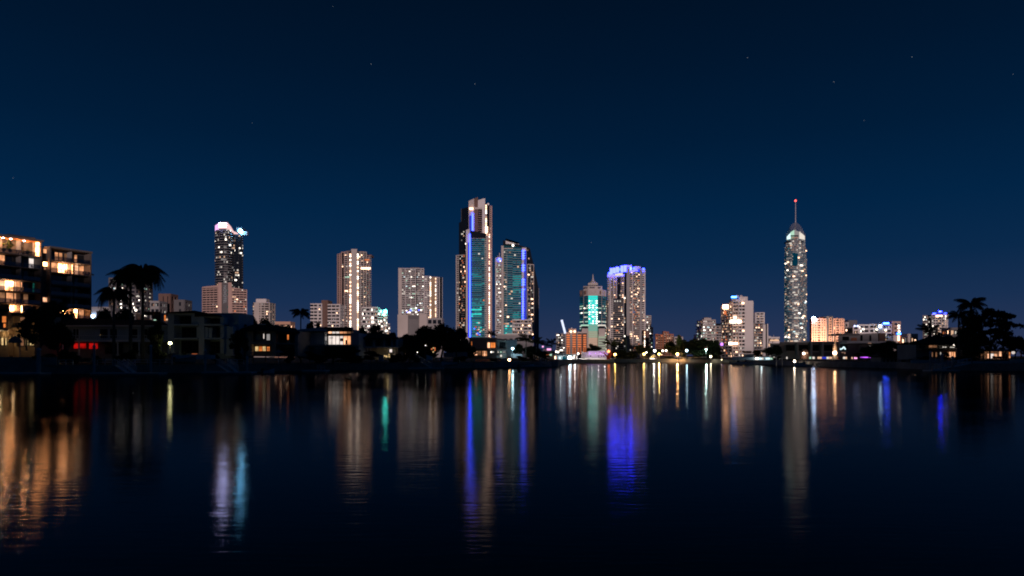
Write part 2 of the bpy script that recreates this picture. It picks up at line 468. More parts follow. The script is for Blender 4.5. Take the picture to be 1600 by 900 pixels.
# ================================================================== SETTING
# water
m, nt = new_mat('canal_water')
n, l = nt.nodes, nt.links
o = n.new('ShaderNodeOutputMaterial'); b = n.new('ShaderNodeBsdfGlossy'); b.distribution = 'BECKMANN'; df = n.new('ShaderNodeBsdfDiffuse'); ad = n.new('ShaderNodeAddShader')
fr = n.new('ShaderNodeFresnel'); fr.inputs[0].default_value = 1.33
fm = n.new('ShaderNodeMath'); fm.operation = 'MULTIPLY'; fm.inputs[1].default_value = 0.43
l.new(fr.outputs[0], fm.inputs[0]); l.new(fm.outputs[0], b.inputs['Color'])
df.inputs['Color'].default_value = (0.0015, 0.003, 0.005, 1)
tc = n.new('ShaderNodeTexCoord')
mp = n.new('ShaderNodeMapping'); mp.inputs['Scale'].default_value = (0.3, 1.0, 1.0)
n1 = n.new('ShaderNodeTexNoise'); n1.inputs['Scale'].default_value = 2.2; n1.inputs['Detail'].default_value = 3
n2 = n.new('ShaderNodeTexNoise'); n2.inputs['Scale'].default_value = 0.12; n2.inputs['Detail'].default_value = 2
bp = n.new('ShaderNodeBump'); bp.inputs['Strength'].default_value = 0.27; bp.inputs['Distance'].default_value = 0.02
bp2 = n.new('ShaderNodeBump'); bp2.inputs['Strength'].default_value = 0.25; bp2.inputs['Distance'].default_value = 0.05
rr = n.new('ShaderNodeMapRange'); rr.inputs[1].default_value = 0.35; rr.inputs[2].default_value = 0.65
rr.inputs[3].default_value = 0.10; rr.inputs[4].default_value = 0.145
l.new(tc.outputs['Object'], mp.inputs[0]); l.new(mp.outputs[0], n1.inputs['Vector']); l.new(mp.outputs[0], n2.inputs['Vector'])
n3 = n.new('ShaderNodeTexNoise'); n3.inputs['Scale'].default_value = 4.5; n3.inputs['Detail'].default_value = 2
bp3 = n.new('ShaderNodeBump'); bp3.inputs['Strength'].default_value = 0.30; bp3.inputs['Distance'].default_value = 0.016
l.new(mp.outputs[0], n3.inputs['Vector']); l.new(n3.outputs[0], bp3.inputs['Height'])
l.new(n2.outputs[0], bp2.inputs['Height']); l.new(bp2.outputs[0], bp3.inputs['Normal']); l.new(bp3.outputs[0], bp.inputs['Normal'])
l.new(n1.outputs[0], bp.inputs['Height']); l.new(bp.outputs[0], b.inputs['Normal'])
l.new(n2.outputs[0], rr.inputs[0]); l.new(rr.outputs[0], b.inputs['Roughness'])
l.new(b.outputs[0], ad.inputs[0]); l.new(df.outputs[0], ad.inputs[1]); l.new(ad.outputs[0], o.inputs[0]); M['water'] = m
w = MB(); w.face([(-3500, -12, 0), (3500, -12, 0), (3500, 7000, 0), (-3500, 7000, 0)])
struct('water', w, M['water'])
w = MB(); w.box(-3500, -12, -3.2, 3500, 7000, -3.0); struct('riverbed', w, M['ground'])

# far shore: waterline from (column, row) readings of the photograph
SHORE = [(-700, 588), (-200, 588), (0, 585), (120, 584), (250, 583.3), (380, 581), (500, 579), (600, 577.5), (690, 576), (760, 575), (830, 573.5),
         (872, 572.5), (876, 570), (893, 567.6), (960, 566.2), (1060, 566), (1130, 567), (1180, 569), (1250, 572), (1330, 574),
         (1400, 575.5), (1480, 578.5), (1600, 580), (1900, 583), (2400, 584)]
def shY(px):
    for (a, ya), (b_, yb) in zip(SHORE, SHORE[1:]):
        if a <= px <= b_:
            y = ya + (yb - ya) * (px - a) / (b_ - a); return CZ * F / (y - HZ)
    return 110
spts = [(X_(px, shY(px)), shY(px)) for px, _ in SHORE]
g = MB()
far = [(3400, 6900), (-3400, 6900)]
ring = spts + [(3400, spts[-1][1])] + far + [(-3400, spts[0][1])]
g.face([(x, y, GZ) for x, y in ring]); 
struct('ground', g, M['ground'])
sw = MB(); cp = MB()
for a, b_ in zip(spts, spts[1:]):
    sw.obox(a, b_, -2.8, GZ - .004, -.35, 0)
    cp.obox(a, b_, GZ - .06, GZ + .10, -.45, .08)
swo = struct('seawall', sw, M['concrete'])
c_ = link('coping', cp, M['concrete'], swo)
# added unseen rise behind the camera, keeps the low sun off the near bank
h = MB(); nx = 90; ny = 10
rr_ = random.Random(5)
hh = [[(-2600 + 5200 * i / nx, -12 - 90 * j / ny, 0) for j in range(ny + 1)] for i in range(nx + 1)]
prof = [0.0, .18, .40, .62, .80, .92, 1.0, 1.0, .96, .9, .8]
Hm = [48 + 4 * math.sin(i * .55) * math.sin(i * .21 + 1) + rr_.uniform(-1.5, 1.5) for i in range(nx + 1)]
for i in range(nx):
    for j in range(ny):
        q = [(i, j), (i, j + 1), (i + 1, j + 1), (i + 1, j)]
        h.face([(hh[a][c][0], hh[a][c][1], -1 + Hm[a] * prof[c]) for a, c in q])
struct('added_shade_hill', h, M['added_shade_hill'])
# promenade
pr = MB()
for px0, px1 in ((962, 1000), (1000, 1060), (1060, 1130)):
    a = (X_(px0, shY(px0) + .5), shY(px0) + .5); b_ = (X_(px1, shY(px1) + .5), shY(px1) + .5)
    pr.face([(a[0], a[1], GZ + .105), (b_[0], b_[1], GZ + .105), (b_[0] + 2, b_[1] + 9, GZ + .105), (a[0] - 1, a[1] + 9, GZ + .105)])
struct('promenade_path', pr, M['promenade'])

# stars
for i, (px, py, lb) in enumerate([(742, 131, 'brightest star, straight above the tallest twin tower'), (580, 100, 'small star above the tower with the lit white core'),
        (1168, 90, 'small star above and left of the spire tower'), (1303, 128, 'small star right of the spire, middle height of the sky'),
        (1425, 89, 'star high in the upper right of the sky'), (1350, 188, 'faint star below the others on the right side'),
        (520, 10, 'faint star close to the top edge of the sky'), (394, 192, 'faint star above the tower with the pink lit crown'),
        (20, 278, 'faint star at the left edge above the apartment block'), (924, 379, 'faint star low between the teal glass hotel and the twin towers'),
        (1583, 116, 'faint star at the far right edge of the sky')]):
    Y = 6500.0; s_ = MB(); c = W(px, py, Y); s_.ball((0, 0, 0), 2.6 if i < 5 else 1.9, 8, 5)
    o = link('star', s_, M['star']); o.location = c; o['label'] = lb; o['category'] = 'star'; o['group'] = 'stars in the dusk sky'

# ================================================================== FAR TOWERS
# --- tower behind the palms
B = block('apartment_tower', 'grey tower block half hidden behind the drooping palms, cool lit windows', 170, 222, 436, 620, 18, 20, 'W1 b5 W1 g4 b5 W1 g5 W1 b4 W1', wall='darkgrey', lit=.30, pal=PC, roofbox=(180, 214, 433))
lb = MB(); p = W(204, 433.6, 620); lb.ball(p, .9); link('warning_light', lb, M['red'], B.root); B.done()
block('apartment_block', 'low block with warm lit corner, directly right of the palms', 235, 248, 473.5, 520, 12, 9, 'W1 g3 W1 g3', wall='grey', lit=.45, pal=PW).done()
block('office_block', 'plain brown windowless slab behind the houses, right of the palms', 248, 266, 463, 540, 12, 8, 'W5 k1 W4 k1 W2', wall='brown', lit=.1).done()
block('apartment_block', 'narrow white block with cool lights beside the brown slab', 266, 272, 477, 560, 10, 8, 'g2 W.5 g2', wall='white', lit=.5, pal=PC).done()
block('office_block', 'dark flat topped slab with one pale lit window', 272, 288, 472, 530, 12, 8, 'W5 g2 W3', wall='darkgrey', lit=.12, pal=PC).done()
B = block('low_building', 'low pale building right of the near apartment block with a white roof lamp', 144, 171, 486, 420, 14, 4, 'W3 g4 W1 g3', wall='grey', lit=.15)
lb = MB(); lb.ball(W(145, 494, 419), .75); link('roof_lamp', lb, M['crownhot'], B.root)
lb = MB(); lb.box(*(W(152, 498, 419.2)), *(W(158, 495.5, 418.9))); link('blue_sign', lb, M['blue'], B.root); B.done()

# --- twin wing hotel with pylon and the crowned tower behind it
B = Bld('hotel', 'pink hotel with two low wings and a tall dark sign pylon between them', 'building', 351, 760)
B.prism('glazing', [(316, 6), (341, 0), (341, 22), (316, 22)], [449, 446.5, 446.5, 449], 560, 'glass')
B.prism('glazing', [(362, 0), (386, 6), (386, 22), (362, 22)], [450, 453, 453, 450], 560, 'glass')
B.fac((316, 6), (341, 0), 448.5, 522, 20, 'W.6 g5 W.4 g4.5 W.4 g4.5 W.4 g5 W.8', wall='pinkish', lit=.05, pal=PW, cell=2.4, topband=False)
B.prism('parapet', [(316, 5.4), (341, -.6), (341, 1), (316, 7)], [447.3, 445.5, 445.5, 447.3], 449.5, 'pinkish')
B.fac((362, 0), (386, 6), 451.5, 522, 19, 'W.8 g5 W.4 g4.5 W.4 g4.5 W.4 g4 W.8', wall='pinkish', lit=.22, pal=PO, cell=2.4, topband=False)
B.prism('parapet', [(362, -.6), (386, 5.4), (386, 7), (362, 1)], [449, 452.6, 452.6, 449], 452, 'pinkish')
B.prism('pylon', [(341, -1), (346.3, -1), (346.3, 16), (341, 16)], 441.5, 560, 'pinkish')
B.prism('pylon', [(356.5, -1), (362, -1), (362, 16), (356.5, 16)], 441.5, 560, 'pinkish')
B.prism('sign_panel', [(346.3, 1), (356.5, 1), (356.5, 14), (346.3, 14)], 442.5, 560, 'darkgrey')
tg = B.mb('green_edge_light', 'tvgreen', True)
for py in (453, 458, 478, 488, 497): tg.box(X_(355, 760), 760.6, Z_(py + 3, 760), X_(356.4, 760), 760.9, Z_(py, 760))
sg = bpy.data.objects.new('lettering', text_mesh('NOVOTEL', 'lettering')); col.objects.link(sg)
M['letters'] = glow('dim_lettering', (.5, .45, .48), .42); sg.data.materials.append(M['letters'])
sg.parent = B.root; sg.location = Vector(W(351.2, 460, 760.7)) - wpos(B.root)
sg.rotation_euler = (math.radians(90), 0, 0); sg.rotation_euler = (Matrix.Rotation(math.radians(90), 3, 'Y') @ Matrix.Rotation(math.radians(90), 3, 'X')).to_euler()
sg.scale = (4.4, 4.4, 1); B.done()

B = Bld('crowned_tower', 'dark round fronted tower with a glowing pink and white crown', 'building', 358, 900)
arcp = [(336, 14), (338, 6), (343, 1.5), (349.5, 0), (356, 1.5), (361, 6), (363, 12)]
B.prism('glazing', arcp + [(380, 14), (380, 36), (336, 36)], 358, 560, 'glass')
PCR = [('white_mid', 3), ('white_bright', 1.2), ('white_dim', 4), ('warm_mid', 2)]
for i in range(len(arcp) - 1):
    B.fac(arcp[i], arcp[i + 1], 357, 520, 42, 'o1', wall='grey', lit=(.06, .14, .30, .30, .14, .06)[i], pal=PCR, cell=2.3, topband=False)
B.fac((363, 12), (380, 14), 364, 520, 40, 'k4 o.6 k6 o.8 k5 o2', wall='darkgrey', lit=.24, pal=PCR, cell=2.2, topband=False)
B.prism('crown', [(336, 13), (342, 1), (342, 8), (336, 18)], [349.5, 348, 348, 349.5], 358.5, 'crownpink')
cm_ = [(342, 1), (349.5, -.6), (356, .8), (356, 6), (349.5, 5), (342, 6)]
B.prism('crown', cm_, 347.5, 356.4, 'crownpeach')
B.prism('crown', [(356, .8), (361, 5), (361, 10), (356, 6)], [348, 353, 353, 348], 358.5, 'crownpeach')
B.prism('crown', [(361, 5), (365, 12), (365, 16), (361, 10)], [353, 358.5, 358.5, 353], 361, 'crownpeach')
B.prism('crown', [(365, 12), (372, 13), (372, 16), (365, 16)], [358.5, 361.2, 361.2, 358.5], 363.3, 'crownpeach')
B.box('crown_flood_light', 343.5, 349, 353.8, 355, -2.4, -1.2, 'flood_violet')
B.box('roof_screen', 362, 352, 370, 360, 15, 30, 'darkgrey')
lb = MB(); lb.ball(W(375.5, 360.8, 911), 2.4, 12, 8); link('flood_light', lb, M['flood_cyan'], B.root)
B.box('flood_light_housing', 370, 358.5, 380, 364.5, 13.5, 18, 'grey')
B.done()

B = block('apartment_tower', 'small white tower with stepped roof, right of the pink hotel', 395, 421, 474, 820, 20, 22, 'g2 W8 g1.5 W2 g4 W1 b6 W.8', bot=560, wall='pale', lit=.16, pal=PW)
B.box('roof_plant_room', 398, 466.5, 414, 474, 4, 16, 'white'); B.box('roof_plant_room', 402, 466, 407, 466.5, 6, 10, 'darkgrey')
B.box('annex', 388, 496, 396, 560, 1, 12, 'grey'); B.done()
block('apartment_block', 'distant low block with orange glow behind the low roofed house', 430, 453, 507, 560, 12, 4, 'b5 W1 b6 W1 b5', wall='peach', lit=.55, pal=PO, cell=2.5, roofbox=(440, 450, 503.5)).done()

# --- low blocks left of the tall tower
block('apartment_block', 'pale block with striped windows behind the single thin palm', 485, 502.5, 476, 700, 16, 16, 'g4 W.6 g4 W2 g3 W.5', wall='white', lit=.08, pal=PW).done()
block('apartment_block', 'plain brown windowless tower between two pale blocks', 502.5, 512, 472, 702, 16, 10, 'W6 k.3 W2', wall='brown', lit=0).done()
block('apartment_block', 'pale block with warm windows against the foot of the tall light cored tower', 512, 531, 477, 698, 16, 16, 'g6 W1 g6 W1 g5 W1', wall='white', lit=.14, pal=PW).done()

B = Bld('light_cored_tower', 'tall pale tower with a blank central core edged by two strings of lights', 'building', 553, 860)
B.prism('glazing', [(527, 10), (533, 4), (548, 2), (560, 2), (573, 4), (579, 10), (577, 32), (529, 32)], [398, 394, 392, 392, 394, 400, 400, 398], 560, 'glass')
B.fac((527, 10), (533.5, 4), 396, 524, 44, 'W1 g3 w.8 g2', wall='pinkish', band='pinkish', lit=.07)
B.fac((533.5, 4), (546.5, 2), 394, 524, 44, 'w.9 k3 w.8 b3.6 W.9 g2.4', wall='pinkish', band='pale', lit=.10)
B.fac((546.5, 1.2), (548.8, 1), 396, 524, 44, 'L1', topband=False)
B.prism('core', [(548.8, 0), (558, 0), (558, 24), (548.8, 24)], 389, 560, 'pale')
B.fac((558, 1), (560.2, 1.2), 396, 524, 44, 'L1', topband=False)
B.fac((560.2, 2), (573, 4), 394, 524, 44, 'g2.6 w.8 G3.2 w.8 G3 w.8', wall='pale', band='pale', lit=.09)
B.fac((573, 4), (579, 10), 399, 524, 43, 'b4 W1 b2', wall='pinkish', band='pale', lit=.12)
B.box('roof_screen', 538, 390, 548, 394, 8, 22, 'darkgrey'); B.box('roof_screen', 560, 391, 567, 395, 8, 22, 'brown')
B.box('roof_plant_room', 567, 396, 578, 399, 10, 24, 'brown')
lw = B.mb('lit_window', '@', True)
for x0, x1, y0, y1, k in ((563.5, 579, 417.5, 420.5, 'warm_bright'), (570, 577, 404.8, 406.6, 'orange'), (539, 547, 431.5, 433.5, 'green'), (539, 543.5, 453.5, 456, 'warm_bright')):
    lw.box(X_(x0, 862), 861.5, Z_(y1, 860), X_(x1, 862), 862, Z_(y0, 860), GIDX[k])
B.done()

B = block('stepped_building', 'white stepped terrace block with a bright roof flood light', 565, 590, 482, 840, 16, 12, 'W.8 b4 W.6 g4 W.6 b4 W.6 b4', wall='white', lit=.42, pal=PB, roofbox=(572, 583, 479))
for i, (a, b_, t) in enumerate(((590, 598, 484), (598, 605, 489), (605, 609, 506))):
    B.prism('glazing', [(a, 1), (b_, 3), (b_, 14), (a, 14)], t + 1, 560, 'glass')
    B.fac((a, 1), (b_, 3), t + 1, 532, (12, 10, 6)[i], 'b4 W.5 b4', wall='white', lit=.45, pal=PB)
lb = MB(); lb.ball(W(602, 486.6, 838), 2.2, 12, 8); link('flood_light', lb, M['flood_teal'], B.root); B.done()

B = Bld('twin_block_tower', 'white tower in two bodies, cool and blue lit windows, blank podium', 'building', 656, 800)
B.prism('glazing', [(622.5, 1), (662, 1), (664, 26), (624, 26)], 420, 560, 'glass')
B.fac((622.5, 1), (628, 1), 419.5, 493, 25, 'W4 W1', wall='pale')
B.fac((628, 0), (662.5, 1), 420, 493, 25, 'b5 W.8 b7 W.7 g2 b5 W.8 k1.5 b6 W.6 b3.5 W.6', wall='white', band='white', lit=.30, pal=PC, cell=2.2)
B.box('roof_plant_room', 640, 416.3, 654, 420, 8, 20, 'darkgrey'); B.box('roof_plant_room', 628, 418, 640, 420, 8, 20, 'grey')
B.prism('glazing', [(664, 8), (691, 8), (690, 30), (665, 30)], 432, 560, 'glass')
B.fac((663, 8), (673.5, 8), 431, 500, 24, 'W.8 g2 W.7 b3 W.5 L1.2', wall='white', lit=.2, pal=PW)
B.fac((673.5, 7), (680, 7), 432.5, 500, 24, 'W1', wall='tan')
B.fac((680, 8), (691.5, 9), 433, 500, 24, 'L1 W1 g3 w1 g2 L.8 W1', wall='white', lit=.28, pal=PB)
B.box('roof_plant_room', 668, 430, 682, 432, 14, 26, 'grey')
bl = B.mb('lit_window', '@', True); r_ = random.Random(3)
for k in range(9): 
    x = 635 + r_.random() * 22; y = 480 + r_.random() * 8
    bl.box(X_(x, 799), 799.2, Z_(y + 1.6, 800), X_(x + 2.4, 799), 799.5, Z_(y, 800), GIDX[('blue', 'cool', 'white_bright')[k % 3]])
B.box('podium', 622.5, 492, 638.5, 560, -6, 20, 'pale'); B.box('podium', 656, 491, 668, 560, -6, 20, 'pale')
B.box('podium', 638.5, 492.5, 656, 560, -3, 20, 'darkgrey')
for i in range(8): B.box('podium_fin', 640 + i * 2, 499, 640.8 + i * 2, 530, -4.4, -3, 'grey')
B.box('podium', 668, 497, 691.5, 560, -4, 20, 'grey')
for i in range(3): B.box('podium_opening', 669.5 + i * 7.5, 500, 675 + i * 7.5, 506, -4.3, -4, 'glass')
B.done()

# --- the tall twin towers
B = Bld('tallest_twin_tower', 'tallest tower of the skyline, slanted pale crown, blue strip and teal glass front', 'building', 741, 950)
B.prism('glazing', [(712.5, 12), (732, 2), (734, 44), (716, 44)], [398, 398, 398, 398], 560, 'glass')
B.prism('glazing', [(717, 14), (732, 3), (734, 42), (720, 42)], [345, 340, 340, 345], 400, 'glass')
B.prism('glazing', [(720.5, 15), (732, 4), (734, 40), (722, 40)], [323, 322, 322, 323], 346, 'glass')
B.prism('sloping_edge', [(720.3, 14.2), (721.3, 13.2), (721.3, 15.6), (720.3, 15.6)], 322.6, 560, 'darkgrey')
B.fac((712.5, 12), (716.5, 10), 398, 540, 42, 'W1 g2', wall='pale', lit=.1, pal=PW)
B.fac((716.5, 10), (728, 4), 398, 540, 42, 'W.5 k4 o6 W.5', wall='pale', band='grey', lit=.34, pal=PO)
B.fac((717.5, 13.5), (732, 2.8), 346, 398, 16, 'k4 k5', wall='darkgrey', lit=.2, pal=PB, topband=False)
B.prism('wall', [(728, 3), (733, 1), (733, 12), (728, 12)], [360, 358, 358, 360], 560, 'pale')
B.prism('upper_tower', [(732.3, 6), (741, 4), (741, 34), (732.3, 34)], [312.5, 309, 309, 312.5], 400, 'pale')
B.prism('upper_tower', [(741, 3.2), (746.8, 3.6), (746.8, 30), (741, 30)], [309.3, 306.8, 306.8, 309.3], 400, 'brown')
B.prism('glazing', [(741, 6), (753, 7), (753, 30), (741, 30)], 323, 400, 'glass')
B.prism('upper_tower', [(746.8, 4.5), (758, 6), (758, 30), (746.8, 30)], [311.5, 308, 308, 311.5], 326, 'white')
B.prism('upper_tower', [(753.5, 4.8), (758.2, 6), (758.2, 30), (753.5, 30)], [326, 326, 326, 326], 400, 'white')
B.fac((739.5, 4), (753.5, 5), 326, 366, 12, 'o1', wall='pinkish', band='pinkish', lit=0, topband=False)
B.fac((741, 3.2), (753.5, 4.6), 323, 326, 1, 'W1', wall='pale', topband=False)
B.box('top_floor_light', 733, 323.8, 739, 326.8, 2.4, 3.5, 'warm_bright')
B.box('blue_light_strip', 737, 332.5, 739, 361, 2, 3.3, 'ledblue')
B.box('painted_blue_wash', 733.2, 336, 736.9, 364, 3.6, 4.4, 'led_soft')  # glowing sheet, the strip's blue spill put into its colour
B.prism('glazing', [(758.3, 8), (768, 12), (767, 40), (758, 40)], [315, 320, 320, 315], 560, 'glass')
B.fac((758.4, 7), (760.4, 7.6), 318, 366, 16, 'L1', topband=False)
B.fac((764.8, 10), (768.6, 12), 320, 540, 66, 'W.5 g1.4 W1', wall='pinkish', lit=.15)
B.box('roof_plant_room', 760.5, 314, 763.5, 317, 14, 24, 'metal')
lw = B.mb('lit_window', '@', True)
for i in range(5): lw.box(X_(758.6, 955), 955, Z_(353 + i * 3 + 2, 950), X_(762.4, 955), 955.5, Z_(353 + i * 3, 950), GIDX['warm_bright'])
# front body
B.prism('glazing', [(735, -6), (760.5, -6), (761, 8), (735, 8)], [361, 366.5, 366.5, 361], 560, 'tealglass')
B.prism('sloping_roof_glass', [(735.5, -6.8), (759, -6.8), (759, -6), (735.5, -6)], [361.3, 366.5, 366.5, 361.3], 373.5, 'glass')
for a_, b__, nf_, pl_ in ((374, 425, 16, [('teal_dark', 7), ('teal_dim', 5), ('white_mid', .7), ('warm_mid', .5)]), (425, 476, 16, [('teal_dim', 7), ('teal', 3), ('teal_dark', 2), ('white_mid', .5)]), (476, 527, 15, [('teal', 6), ('teal_hi', 2.5), ('teal_dim', 3), ('white_mid', .8)])):
    B.fac((736.3, -6), (752.5, -6), a_, b__, nf_, 'T1', wall='bandteal', lit=1, pal=pl_, cell=2.6, topband=False)
B.fac((752.5, -6), (757.8, -6), 374, 527, 47, 'T2 W.4', wall='bandteal', lit=1, pal=PT2 + [('warm_mid', 3), ('orange', 1)], cell=2.6, topband=False)
B.fac((757.8, -6), (761.2, -5.6), 371, 527, 48, 'g1.6 W.8', wall='pale', lit=.15)
B.fac((761.2, -5.6), (767.8, -1), 366, 527, 50, 'W2 L1 W1.6 g.8', wall='pinkish')
B.box('parapet', 736, 372.4, 758, 374, -6.6, -5.5, 'pale')
B.box('blue_light_strip', 734.0, 367, 735.6, 527, -8, -6.6, 'ledblue')
B.prism('wall', [(728, -5), (733.8, -6.5), (733.8, 2), (728, 2)], [360.5, 358.5, 358.5, 360.5], 560, 'white')
B.box('painted_blue_wash', 731.5, 380, 733.4, 527, -6.9, -6.2, 'led_soft')
bl = B.mb('lit_window', '@', True)
for i in range(14): 
    x = 738 + r_.random() * 14; y = 510 + r_.random() * 14
    bl.box(X_(x, 943), 943.0, Z_(y + 1.6, 950), X_(x + 2.4, 943), 943.3, Z_(y, 950), GIDX[('blue', 'sand', 'white_mid', 'red', 'teal_hi')[i % 5]])
B.done()

B = Bld('second_twin_tower', 'shorter twin tower with slanted roof blade, teal front and curved dark flank', 'building', 806, 950)
B.prism('glazing', [(774, 4), (785, 2), (785, 30), (776, 30)], 404, 560, 'glass')
B.fac((774, 4), (784, 2), 403, 535, 40, 'W1.5 g5 W.3 g2 W1', wall='white', lit=.55, pal=PC)
B.box('blue_top_window', 777.5, 404, 783, 407, 1, 2.4, 'ledblue')
B.box('mast', 779.8, 394, 780.8, 404, 8, 9, 'pale'); B.box('mast', 777.5, 398, 778.2, 404, 8, 9, 'pale')
B.prism('fin', [(783.2, 0), (787, -1), (787, 8), (783.2, 8)], 384, 560, 'pale')
B.prism('glazing', [(787, 0), (817, 0), (822, 2), (822, 30), (787, 30)], [383, 387, 388, 388, 383], 560, 'tealglass')
B.prism('sloping_roof_glass', [(786, 1), (828, 4), (828, 20), (786, 20)], [375, 387.5, 387.5, 375], 390, 'glass')
B.prism('roof_blade', [(790, -2), (811, -2), (811, 4), (790, 4)], [373, 379.3, 379.3, 373], 381.5, 'white')
v = MB()
za, zb_ = Z_(376.5, 950), Z_(382.5, 950)
v.face([(X_(790, 948), 948, za), (X_(811, 948), 948, zb_), (X_(811, 948), 948, Z_(379.3, 950)), (X_(790, 948), 948, Z_(373, 950))]); link('roof_blade_face', v, M['white'], B.root)
lb = MB(); lb.ball(W(801.5, 383.4, 944), 1.5, 12, 8); link('roof_lamp', lb, M['white_bright'], B.root)
B.fac((787, 0), (801, 0), 389, 508, 33, 'b5 W.3 T9', wall='pale', band='bandteal', lit=.45, pal=PO + [('teal_dim', 6), ('teal_dark', 6)], cell=3)
for a_, b__, nf_, pl_ in ((386, 430, 12, [('teal_dark', 7), ('teal_dim', 5), ('white_mid', 1.2), ('warm_mid', 1.2)]), (430, 508, 22, [('teal_dim', 7), ('teal', 4), ('teal_dark', 2), ('white_mid', .6)])):
    B.fac((801, 0), (815.5, 0), a_, b__, nf_, 'T1', wall='bandteal', lit=1, pal=pl_, cell=2.6, topband=False)
B.fac((787, 0), (815.5, 0), 508, 545, 10, 'T1', wall='bandteal', lit=1, pal=[('teal_hi', 2), ('teal', 4), ('white_mid', 3), ('green', 2)], cell=2.6, topband=False)
B.fac((815.5, -.6), (822.5, 0), 387, 508, 34, 'W1', wall='white', topband=False)
B.box('painted_blue_wash', 818.8, 392, 822.3, 500, -1.6, -1.15, 'led_soft')  # blue spill painted as a glowing sheet over the white wall
led = B.mb('blue_light_strip', 'ledblue', True)
for i in range(30):
    if i in (4, 5, 9, 10, 11, 15): continue
    y = 391.5 + i * 3.75; led.box(X_(815.8, 949), 948.2, Z_(y + 1.8, 950), X_(820 - (i > 16) * 1.8, 949), 948.9, Z_(y, 950))
flank = [(823, 4), (842, 14), (842, 32), (823, 32)]
B.prism('glazing', [(823, 4), (828.2, 6.7), (828.2, 32), (823, 32)], [385, 387, 387, 385], 560, 'glass')
for i, (a, b_, t0, t1) in enumerate(((828.2, 831.5, 387, 404), (831.5, 834.5, 402, 415), (834.5, 838, 413, 431), (838, 841.8, 430, 450))):
    B.prism('glazing', [(a, 7 + i), (b_, 8 + i), (b_, 32), (a, 32)], [t0, t1, t1, t0], 560, 'glass')
B.fac((823.5, 4.2), (834, 9), 413, 545, 38, 'W.8 o5 W.4 o4 W.8', wall='pale', band='darkgrey', lit=.30, pal=PW)
B.fac((835, 10), (841.8, 14), 450, 545, 27, 'W.4 k5 W1', wall='pale', band='grey', lit=.3, pal=PW)
B.fac((823.5, 4.2), (829, 6.8), 388, 412, 7, 'k1', lit=.6, pal=PO, topband=False)
B.box('blue_corner_light', 832.6, 527, 834, 546, 3, 4, 'blue')
B.done()
block('apartment_block', 'pale balcony block standing in front of the second twin tower', 801, 831, 501, 700, 14, 8, 'b4 W.6 b5 W.6 g3 W.6 b5 W.6 b4 W.5', bot=545, wall='white', lit=.40, pal=PW, roofbox=(809, 818, 498.5)).done()
# pale podium roof at the foot of the twins
B = Bld('podium_building', 'long plain grey podium at the foot of the twin towers', 'building', 797, 420)
B.box('wall', 775, 524, 822, 560, 0, 25, 'grey'); B.box('wall', 820, 532, 834, 560, 1, 25, 'grey')
B.box('roof_edge', 774, 522.4, 823, 524, -.6, 25, 'pale'); B.box('roof_sign', 790, 520.5, 806, 522.3, 2, 3, 'white_dim')
for i in range(5): B.box('window', 779 + i * 8.5, 529, 784 + i * 8.5, 533, -.15, 0, 'glass')
B.done()

# --- orange lit blocks, beam mast
B = Bld('orange_lit_block', 'mid rise block washed orange with dark vertical slots', 'building', 893, 480)
B.prism('glazing', [(869, 3), (884, 1), (917, 3), (917, 18), (869, 18)], [522.5, 522.5, 520, 520, 522.5], 562, 'glass')
B.fac((869, 3), (883, 1), 522, 558, 9, 'W.7 g4 W.5 g4.4 W.5 g2 W.8', wall='grey', lit=.28, pal=PB)
B.prism('bay', [(884.5, -1), (900, -1), (900, 12), (884.5, 12)], 519.5, 562, 'peach')
B.fac((885.3, -1), (890.3, -1), 522, 554, 9, 'k1', lit=0, topband=False)
for x0, x1, dd in ((885.2, 890.2, 0), (894, 899.4, 0), (902.8, 908.3, 2), (911.5, 916.2, 2)):
    B.box('orange_bay', x0, 522, x1, 553, dd - 1.3, dd - 1, 'orange')
    for i in range(9):
        B.box('bay_rail', x0 - .3, 521.6 + i * 3.5, x1 + .3, 523 + i * 3.5, dd - 2.0, dd - 1.3, 'brown')
        if i > 5: B.box('bay_window', x0 + 1.5, 523.4 + i * 3.5, x1 - 1.2, 524.8 + i * 3.5, dd - 1.45, dd - 1.3, 'glass')
B.box('pier', 890.2, 519.5, 894, 556, -1.9, -1, 'grey'); B.box('pier', 900.8, 519, 902.6, 556, .2, 2, 'grey'); B.box('pier', 908.5, 519, 911.4, 556, 2.4, 3, 'darkgrey')
B.box('parapet', 902, 518.5, 917, 520.5, .8, 2.6, 'pale')
B.prism('roof_gable', [(886, -1), (900, -1), (900, 8), (886, 8)], [519.5, 514, 514, 519.5], 520, 'pale')
B.box('roof_plant_room', 889, 513.5, 901, 519.5, 3, 10, 'peach'); B.box('roof_plant_room', 893, 511.8, 895, 513.5, 4, 6, 'white')
for px in (892, 898): 
    lb = MB(); lb.ball(W(px, 518, 477), .8); link('roof_lamp', lb, M['warm_bright'], B.root)
B.done()
mb = MB(); mb.tube(W(883.2, 521, 470), W(877.6, 499.8, 470), .75, .75, 10)
o = empty('neon_mast', (X_(883, 470), 470, GZ), 'leaning white neon mast rising behind the orange lit block', 'mast')
link('light_tube', mb, M['beam'], o); mb = MB(); mb.tube((X_(883.8, 470), 470, GZ), W(883.2, 521, 470), .6, .6, 8); link('post', mb, M['grey'], o)

